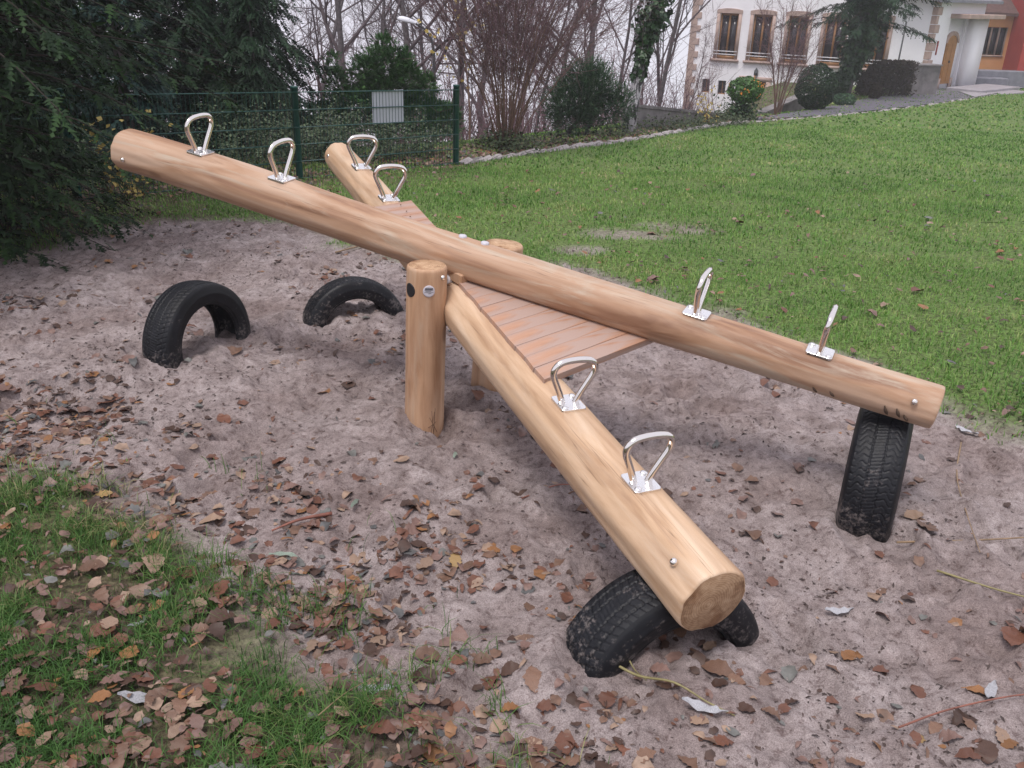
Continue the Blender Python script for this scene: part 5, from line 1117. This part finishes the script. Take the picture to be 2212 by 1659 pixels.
# ------------------------------------------------------------------ grass
def proj(P):
    d = P - np.array([0, 0, CAM_H]); zz = d @ F_; return d @ R_ / zz * FPX + .5, .5 * 768 / 1024 - d @ U_ / zz * FPX, zz
def inview(x, y, mg=.06):
    P = np.stack([x, y, zg(x, y)], -1); u, v, zz = proj(P); return (zz > .3) & (u > -mg) & (u < 1 + mg) & (v > -mg) & (v < .75 + mg)
def blades(x, y, z, L, W, rg, lean=.5, segs=2):
    n = len(x); a = rg.uniform(0, 2 * PI, n); ln = np.abs(rg.normal(0, lean, n)) + .1
    d = np.stack([np.cos(a), np.sin(a), 0 * a], -1); s = np.stack([-np.sin(a), np.cos(a), 0 * a], -1) * (W / 2)[:, None]
    P0 = np.stack([x, y, z], -1); L = L[:, None]; V = [P0 - s, P0 + s]
    for k in range(1, segs):
        t = k / segs; c = P0 + d * L * (ln[:, None] * t * t) + np.array([0, 0, 1.]) * L * t * (1 - .25 * ln[:, None] * t); V += [c - s * (1 - .4 * t), c + s * (1 - .4 * t)]
    V.append(P0 + d * L * ln[:, None] + np.array([0, 0, 1.]) * L * np.maximum(1 - .45 * ln[:, None], .15))
    V = np.stack(V, 1); k = V.shape[1]; f = []
    for q in range(segs - 1): f += [[2 * q, 2 * q + 1, 2 * q + 3], [2 * q, 2 * q + 3, 2 * q + 2]]
    f.append([k - 3, k - 2, k - 1]); f = np.array(f); return V.reshape(-1, 3), (f[None] + (np.arange(n) * k)[:, None, None]).reshape(-1, 3)
rg = np.random.default_rng(300)
n = 190000; x = rg.uniform(-2.6, .6, n); y = rg.uniform(.9, 3.6, n); mk = sandmask(x, y); cl_ = fbm(x, y, .16, 3, 40); sdg = poly_sd(x, y, SAND)
dn = (1 - mk) ** 1.5 * np.clip(.36 + cl_ * 2.0, .10, .85) + np.exp(-(np.maximum(sdg, 0) / .22) ** 2) * np.clip(cl_ * 2.0 - .16, 0, .25); k = (rg.random(n) < dn) & inview(x, y, .1); x, y = x[k], y[k]
V, F = blades(x, y, hz(x, y) - .003, rg.uniform(.028, .085, len(x)) * (1 + cl_[k] * 1.2), rg.uniform(.0018, .0036, len(x)), rg, .85, 3)
tag(obj('grass', mesh(V, F), M['grass']), 'short green grass with fallen leaves in the left foreground', 'grass', kind='stuff')
parts = []
for (y0, y1, n, W, L) in ((3.0, 7.0, 115000, .0062, (.025, .055)), (7.0, 12.0, 100000, .0098, (.03, .06)), (12, 22, 70000, .021, (.035, .07)), (22, 48, 45000, .06, (.05, .09))):
    y = y0 + (y1 - y0) * rg.random(n) ** .8; x = rg.uniform(-.62, .98, n) * (y + 1.2); k = inview(x, y, .05) | (inview(x * .72, y, .05) & (x > 0)) & (edge_d(x, y) < -.06); x, y = x[k], y[k]
    if y0 < 10: mk = sandmask(x, y); cl_ = fbm(x, y, .5, 3, 41); k = rg.random(len(x)) < (1 - mk) * np.clip(.75 + cl_ * 1.4, .1, 1); x, y = x[k], y[k]
    zz = hz(x, y) if y0 < 10 else zg(x, y)
    parts.append(blades(x, y, zz - .004, rg.uniform(*L, len(x)), W * rg.uniform(.6, 1.3, len(x)), rg, .7, 2))
V, F = merge(parts); tag(obj('lawn_grass', mesh(V, F), M['lawn']), 'bright green mown lawn grass sloping toward the path', 'grass', kind='stuff')

# ------------------------------------------------------------------ fallen leaves
def leaf_geo(rg, k=7, wid=.36, curl=.5, bend=.3, ser=.0):
    t = np.linspace(0, 1, k); w = wid * np.sin(PI * np.clip(t, .0, 1) ** .85) ** .8; w[0] = .02; w[-1] = .01
    w = w * (1 + ser * np.where(np.arange(k) % 2, .16, -.1)); x = t - .5; tw = rg.normal(0, .25)
    curl = curl * .5; bend = bend * .7
    zc = bend * (x ** 2) * rg.choice([-1, 1]) + .02; mid = np.stack([x, 0 * x, zc], -1)
    zl = curl * w * rg.uniform(.4, 1.2) + tw * x * w; zr = curl * w * rg.uniform(.4, 1.2) - tw * x * w
    Lf = np.stack([x, w, zc + zl], -1); Rt = np.stack([x, -w * rg.uniform(.8, 1.1), zc + zr], -1); V = np.concatenate([mid, Lf, Rt]); f = []
    for i in range(k - 1): f += [[i, i + 1, k + i + 1], [i, k + i + 1, k + i], [i + 1, i, 2 * k + i], [i + 1, 2 * k + i, 2 * k + i + 1]]
    V[:, 1:] += rg.normal(0, .02, (len(V), 2)) * [1, 1.4]; V[:, 2] -= V[:, 2].min() * .6 + .1 * np.ptp(V[:, 2]); return V, np.array(f)
lr = np.random.default_rng(310)
def leafdens(x, y):
    mk = sandmask(x, y); sd = poly_sd(x, y, SAND); c = fbm(x, y, .8, 4, 50); c2 = fbm(x, y, .25, 3, 51)
    left = np.clip((.5 - x) / 1.2, 0, 1); nearb = np.exp(-((sd - .22) / .42) ** 2) * (y < 4.6) * np.clip((.75 - x) / .9, 0, 1)
    d = mk * np.clip(.09 + c * 1.1 + c2 * 1.1, .02, .75) * (.34 + .62 * left) + (1 - mk) * np.where(y < 3.9, np.clip(.27 + c2 * .5, .08, .5), np.clip(.04 + c * .25 + .5 * np.exp(-(edge_d(x, y) / .9) ** 2) * (x < 0), .02, .8)) + nearb * mk * np.clip(.55 + c2 * 1.5, .10, .9)
    return d
n = 85000; y = 1.0 + 11.5 * lr.random(n) ** 1.35; x = lr.uniform(-.66, .74, n) * (y + .9); k = inview(x, y, .14) & (edge_d(x, y) < .3); x, y = x[k], y[k]
k = lr.random(len(x)) < leafdens(x, y) * np.clip(1.15 - .045 * y, .35, 1); x, y = x[k], y[k]
size = (.014 + .052 * lr.random(len(x)) ** 1.7) * np.where(lr.random(len(x)) < .10, 1.5, 1); z = hz(x, y); mk = sandmask(x, y)
P = np.stack([x, y, z], -1); u, v, dep = proj(P); scr = size / dep
# keep leaves out of the tyres and posts
for (cx_, cy_, rr) in ((-.387, 3.556, .1), (-.119, 4.009, .11), (1.30, 2.80, .12), (.245, 2.02, .1), (-1.73, 4.13, .12), (-1.52, 4.55, .12)):
    kk = (x - cx_) ** 2 + (y - cy_) ** 2 > rr ** 2; x, y, z, size, mk, scr, u, v = [a[kk] for a in (x, y, z, size, mk, scr, u, v)]
vis = (u > 0) & (u < 1) & (v > 0) & (v < .75); order = np.argsort(-np.where(vis, scr, 0)); big_ = order[:280]; rest = order[280:]
rot = lr.uniform(0, 2 * PI, len(x)); tilt = lr.normal(0, .20, (len(x), 2)); lift = np.where(mk > .5, .000, .024) + lr.uniform(0, .006, len(x))
LP = [leaf_geo(np.random.default_rng(320 + i), 11, [.36, .33, .28, .40, .31, .35][i], [.25, .6, .4, .15, .9, .5][i], [.5, .2, .9, .3, .6, .1][i], 1.0 if i % 2 == 0 else .5) for i in range(6)]
cn = list(LEAFC); cache = {}; cw = np.array([.13, .22, .2, .24, .06, .012, .16]); cw = cw / cw.sum()
pl = {0: 'on the foreground grass', 1: 'on the sand'}
for i in big_:
    pi_ = int(lr.integers(6)); cc = cn[lr.choice(len(cn), p=cw)]
    if (pi_, cc) not in cache:
        me = mesh(*LP[pi_], True); me.materials.append(M[cc]); cache[(pi_, cc)] = me
    o = obj('fallen_leaf', cache[(pi_, cc)], None, None, (x[i], y[i], z[i] + lift[i]), (tilt[i, 0], tilt[i, 1], rot[i])); o.scale = (size[i], size[i] * lr.uniform(.8, 1.15), size[i])
    where = 'on the sand' if mk[i] > .5 else 'in the grass'; shp = ['flat', 'cupped', 'narrow', 'broad', 'curled', 'crumpled'][pi_]; sz = 'small' if size[i] < .045 else 'large'
    uu, vv_ = u[i], v[i] / .75; zone = 'at the left edge' if uu < .08 else 'near the bottom left corner' if uu < .2 and vv_ > .88 else 'along the bottom edge' if vv_ > .92 and uu < .45 else 'below the front log end' if vv_ > .85 and uu < .75 else 'in the bottom right part' if uu > .55 else 'among the leaves left of the tyre' if uu > .35 else 'in the left foreground' if vv_ > .75 else 'at the left sand border'
    tag(o, f'{sz} {shp} {cc} fallen leaf {where} {zone}', 'leaf', 'fallen leaves in the foreground')
Vs = []; Fs = []; off = 0; LQ = [leaf_geo(np.random.default_rng(330 + i), 6, [.36, .30, .22, .4, .33, .12, .36, .10][i], [.25, .6, .4, 1.0, 1.4, .5, .1, .9][i], [.5, .2, .9, .3, 1.2, .7, .2, .6][i], .8) for i in range(8)]
pid = lr.integers(0, 8, len(rest))
def scatter(geo_, X_, Y_, Z_, S_, RZ, T1, T2):
    V, F = geo_; c, s = np.cos(RZ), np.sin(RZ); vx = V[None, :, 0] * S_[:, None]; vy = V[None, :, 1] * S_[:, None]; vz = V[None, :, 2] * S_[:, None] + vx * T1[:, None] + vy * T2[:, None]
    Vo = np.stack([X_[:, None] + vx * c[:, None] - vy * s[:, None], Y_[:, None] + vx * s[:, None] + vy * c[:, None], Z_[:, None] + vz], -1)
    return Vo.reshape(-1, 3), (F[None] + (np.arange(len(X_)) * len(V))[:, None, None]).reshape(-1, 3)
parts = [scatter(LQ[q], x[rest[pid == q]], y[rest[pid == q]], z[rest[pid == q]] + lift[rest[pid == q]], size[rest[pid == q]], rot[rest[pid == q]], tilt[rest[pid == q], 0], tilt[rest[pid == q], 1]) for q in range(8)]
V, F = merge(parts); tag(obj('leaf_litter', mesh(V, F, True), M['litter']), 'scattered brown autumn leaves over sand and lawn', 'leaves', kind='stuff')
n = 60000; xx = lr.uniform(-3.6, 3.0, n); yy = 1.0 + 5.5 * lr.random(n) ** 1.4; k = (lr.random(n) < sandmask(xx, yy) * np.clip(.3 + fbm(xx, yy, .35, 3, 61) * 2.2, .03, 1)) & inview(xx, yy, .03); xx, yy = xx[k], yy[k]
OV = np.array([(1, 0, 0), (0, 1, 0), (-1, 0, 0), (0, -1, 0), (.1, .1, .7), (0, 0, -.4)], float); OF = np.array([(0, 1, 4), (1, 2, 4), (2, 3, 4), (3, 0, 4)])
V, F = scatter((OV, OF), xx, yy, hz(xx, yy) + .0005, .0022 / np.sqrt(lr.random(len(xx)) + .035), lr.uniform(0, 6.28, len(xx)), lr.normal(0, .3, len(xx)), lr.normal(0, .3, len(xx))); V = V + lr.normal(0, .0006, V.shape)
me = mesh(V, F, True)
at = me.attributes.new('sand', 'FLOAT', 'POINT'); at.data.foreach_set('value', np.ones(len(V), np.float32)); at = me.attributes.new('bed', 'FLOAT', 'POINT'); at.data.foreach_set('value', np.zeros(len(V), np.float32))
tag(obj('sand_clods', me, M['ground']), 'small lumps of damp sand over the pit', 'sand', kind='stuff')
# dark crumbs of rotted leaves and bark on the sand
n = 52000; xx = lr.uniform(-3.6, 3.0, n); yy = 1.0 + 6.8 * lr.random(n) ** 1.2; dk = np.clip(.34 + fbm(xx, yy, .5, 3, 60) * 2.4, .05, 1) * sandmask(xx, yy); k = (lr.random(n) < dk) & inview(xx, yy, .03); xx, yy = xx[k], yy[k]
M['crumb'] = simple('rotted_crumbs', (.055, .038, .034), .8, var=.5, scale=6)
V, F = scatter(leaf_geo(np.random.default_rng(340), 3, .22, .6, .3), xx, yy, hz(xx, yy) + .002, lr.uniform(.004, .011, len(xx)) / np.sqrt(lr.random(len(xx)) + .12), lr.uniform(0, 6.28, len(xx)), lr.normal(0, .4, len(xx)), lr.normal(0, .4, len(xx)))
tag(obj('leaf_crumbs', mesh(V, F), M['crumb']), 'dark crumbs of rotted leaf and bark on the sand', 'debris', kind='stuff')
# brown litter under the shrubs of the bed
n = 6000; xx = lr.uniform(-4.5, 7.0, n); yy = np.interp(xx, EX, EY) + 3.0 * lr.random(n) ** 1.8 + .1 ; k = inview(xx, yy, .02); xx, yy = xx[k], yy[k]
V, F = scatter(leaf_geo(np.random.default_rng(341), 3, .36, .6, .3), xx, yy, zg(xx, yy) + .01, lr.uniform(.05, .11, len(xx)), lr.uniform(0, 6.28, len(xx)), lr.normal(0, .4, len(xx)), lr.normal(0, .4, len(xx)))
tag(obj('bed_litter', mesh(V, F), M['litter']), 'fallen leaves in the planting bed behind the edging', 'leaves', kind='stuff')
# silvery willow leaves that stand out
WL = leaf_geo(np.random.default_rng(350), 9, .13, .5, .55); wm = mesh(*WL, True); wm.materials.append(M['silver']); wm2 = mesh(*leaf_geo(np.random.default_rng(351), 9, .12, .9, .3), True); wm2.materials.append(M['greygreen'])
for (px, py, s_, r_, mm_, lab) in ((-.92, 1.79, .13, .1, wm, 'large silvery willow leaf arched over the foreground grass'), (-.33, 1.86, .11, .25, wm, 'silvery willow leaf at the grass edge near the bottom centre'), (-.545, 2.77, .08, 1.4, wm2, 'narrow grey-green leaf standing on the sand left of the front log'),
        (-.22, 3.22, .07, 1.5, wm2, 'small grey-green leaf in front of the front post'), (.52, 1.80, .12, -.2, wm, 'pale willow leaf lying beside the twig below the front tyre'), (2.03, 3.62, .13, 1.9, wm, 'pale willow leaf on the sand near the right log end'), (1.32, 1.92, .11, .9, wm, 'silver leaf among debris in the bottom right corner'),
        (1.42, 1.75, .12, -1.0, wm, 'long silver leaf at the right edge of the foreground'), (1.05, 2.33, .11, .3, wm, 'grey curled leaf on the sand right of the front log end'), (-1.05, 2.08, .06, .8, wm, 'small silver leaf deep in the left foreground grass'), (-.72, 2.45, .10, .1, wm2, 'slim grey-green leaf at the leafy edge of the sand'), (-.50, 1.60, .07, 1.3, wm, 'small pale leaf upright in the grass at the bottom edge')):
    o = obj('willow_leaf', mm_, None, None, (px, py, float(hz(px, py)[0]) + .012), (.1, .15, r_)); o.scale = (s_, s_, s_); tag(o, lab, 'leaf', 'narrow willow leaves')
def twig(pts, r, mat, lab):
    P = np.array([(a, b, float(hz(a, b)[0]) + .006 + h) for a, b, h in pts]); P = catmull(P, 5); c = P[0].copy(); V, F = tube1(P - c, np.linspace(r, r * .45, len(P)), 6)
    o = obj('twig', mesh(V, F, True), M[mat], None, tuple(c)); tag(o, lab, 'twig', 'twigs on the sand')
twig([(.30, 1.985, .02), (.37, 1.93, .03), (.45, 1.86, .015), (.53, 1.815, .01), (.60, 1.79, .0)], .0042, 'twiggreen', 'yellowish forked twig in front of the nearest tyre')
twig([(.345, 2.0, .03), (.365, 1.965, .02), (.39, 1.92, .02)], .003, 'twiggreen', 'short side twig beside the nearest tyre')
twig([(1.95, 3.5, .02), (1.80, 3.2, .02), (1.70, 2.9, .02), (1.62, 2.62, .01)], .0035, 'twigdry', 'long pale stalk running down the sand at the right')
twig([(1.38, 2.72, .02), (1.7, 2.74, .02), (2.05, 2.72, .02)], .004, 'twigdry', 'thin brown twig from the right tyre toward the edge')
twig([(1.45, 2.55, .01), (1.6, 2.42, .01), (1.78, 2.32, .01)], .004, 'twiggreen', 'olive twig on the sand below the right tyre')
twig([(1.02, 1.78, .01), (1.18, 1.84, .015), (1.4, 1.89, .01), (1.55, 1.90, .01)], .0032, 'twigred', 'thin red twig in the bottom right corner')
twig([(-.45, 1.70, .05), (-.40, 1.79, .04), (-.34, 1.88, .02)], .0018, 'twigdry', 'dry straw leaning in the foreground grass')
twig([(-1.35, 6.55, .01), (-1.1, 6.85, .02), (-.95, 7.0, .01)], .006, 'twigdry', 'bent twig on the sand under the raised log')
twig([(-.62, 2.72, .01), (-.72, 2.66, .015), (-.80, 2.6, .01)], .007, 'twigred', 'dark curled bark strip left of the front log')
twig([(.05, 2.95, .01), (.2, 2.98, .012), (.33, 2.94, .01)], .003, 'twigred', 'fine dark twig on the sand beside the front log')

# ------------------------------------------------------------------ haze over the slope
HZ = 0.0016
V, F = box(0, 190, 0, 560, 520, 1); V[:, 2] = np.where(V[:, 2] > 0, 19.0, -105.0)
hm = bpy.data.materials.new('mist'); hm.use_nodes = True; ht = hm.node_tree; ht.nodes.clear(); pv = ht.nodes.new('ShaderNodeVolumePrincipled'); ho = ht.nodes.new('ShaderNodeOutputMaterial'); ht.links.new(pv.outputs[0], ho.inputs['Volume'])
pv.inputs['Color'].default_value = (.93, .93, 1, 1); pv.inputs['Density'].default_value = HZ; pv.inputs['Anisotropy'].default_value = .2
tag(obj('haze', mesh(V, F), hm), kind='stuff')
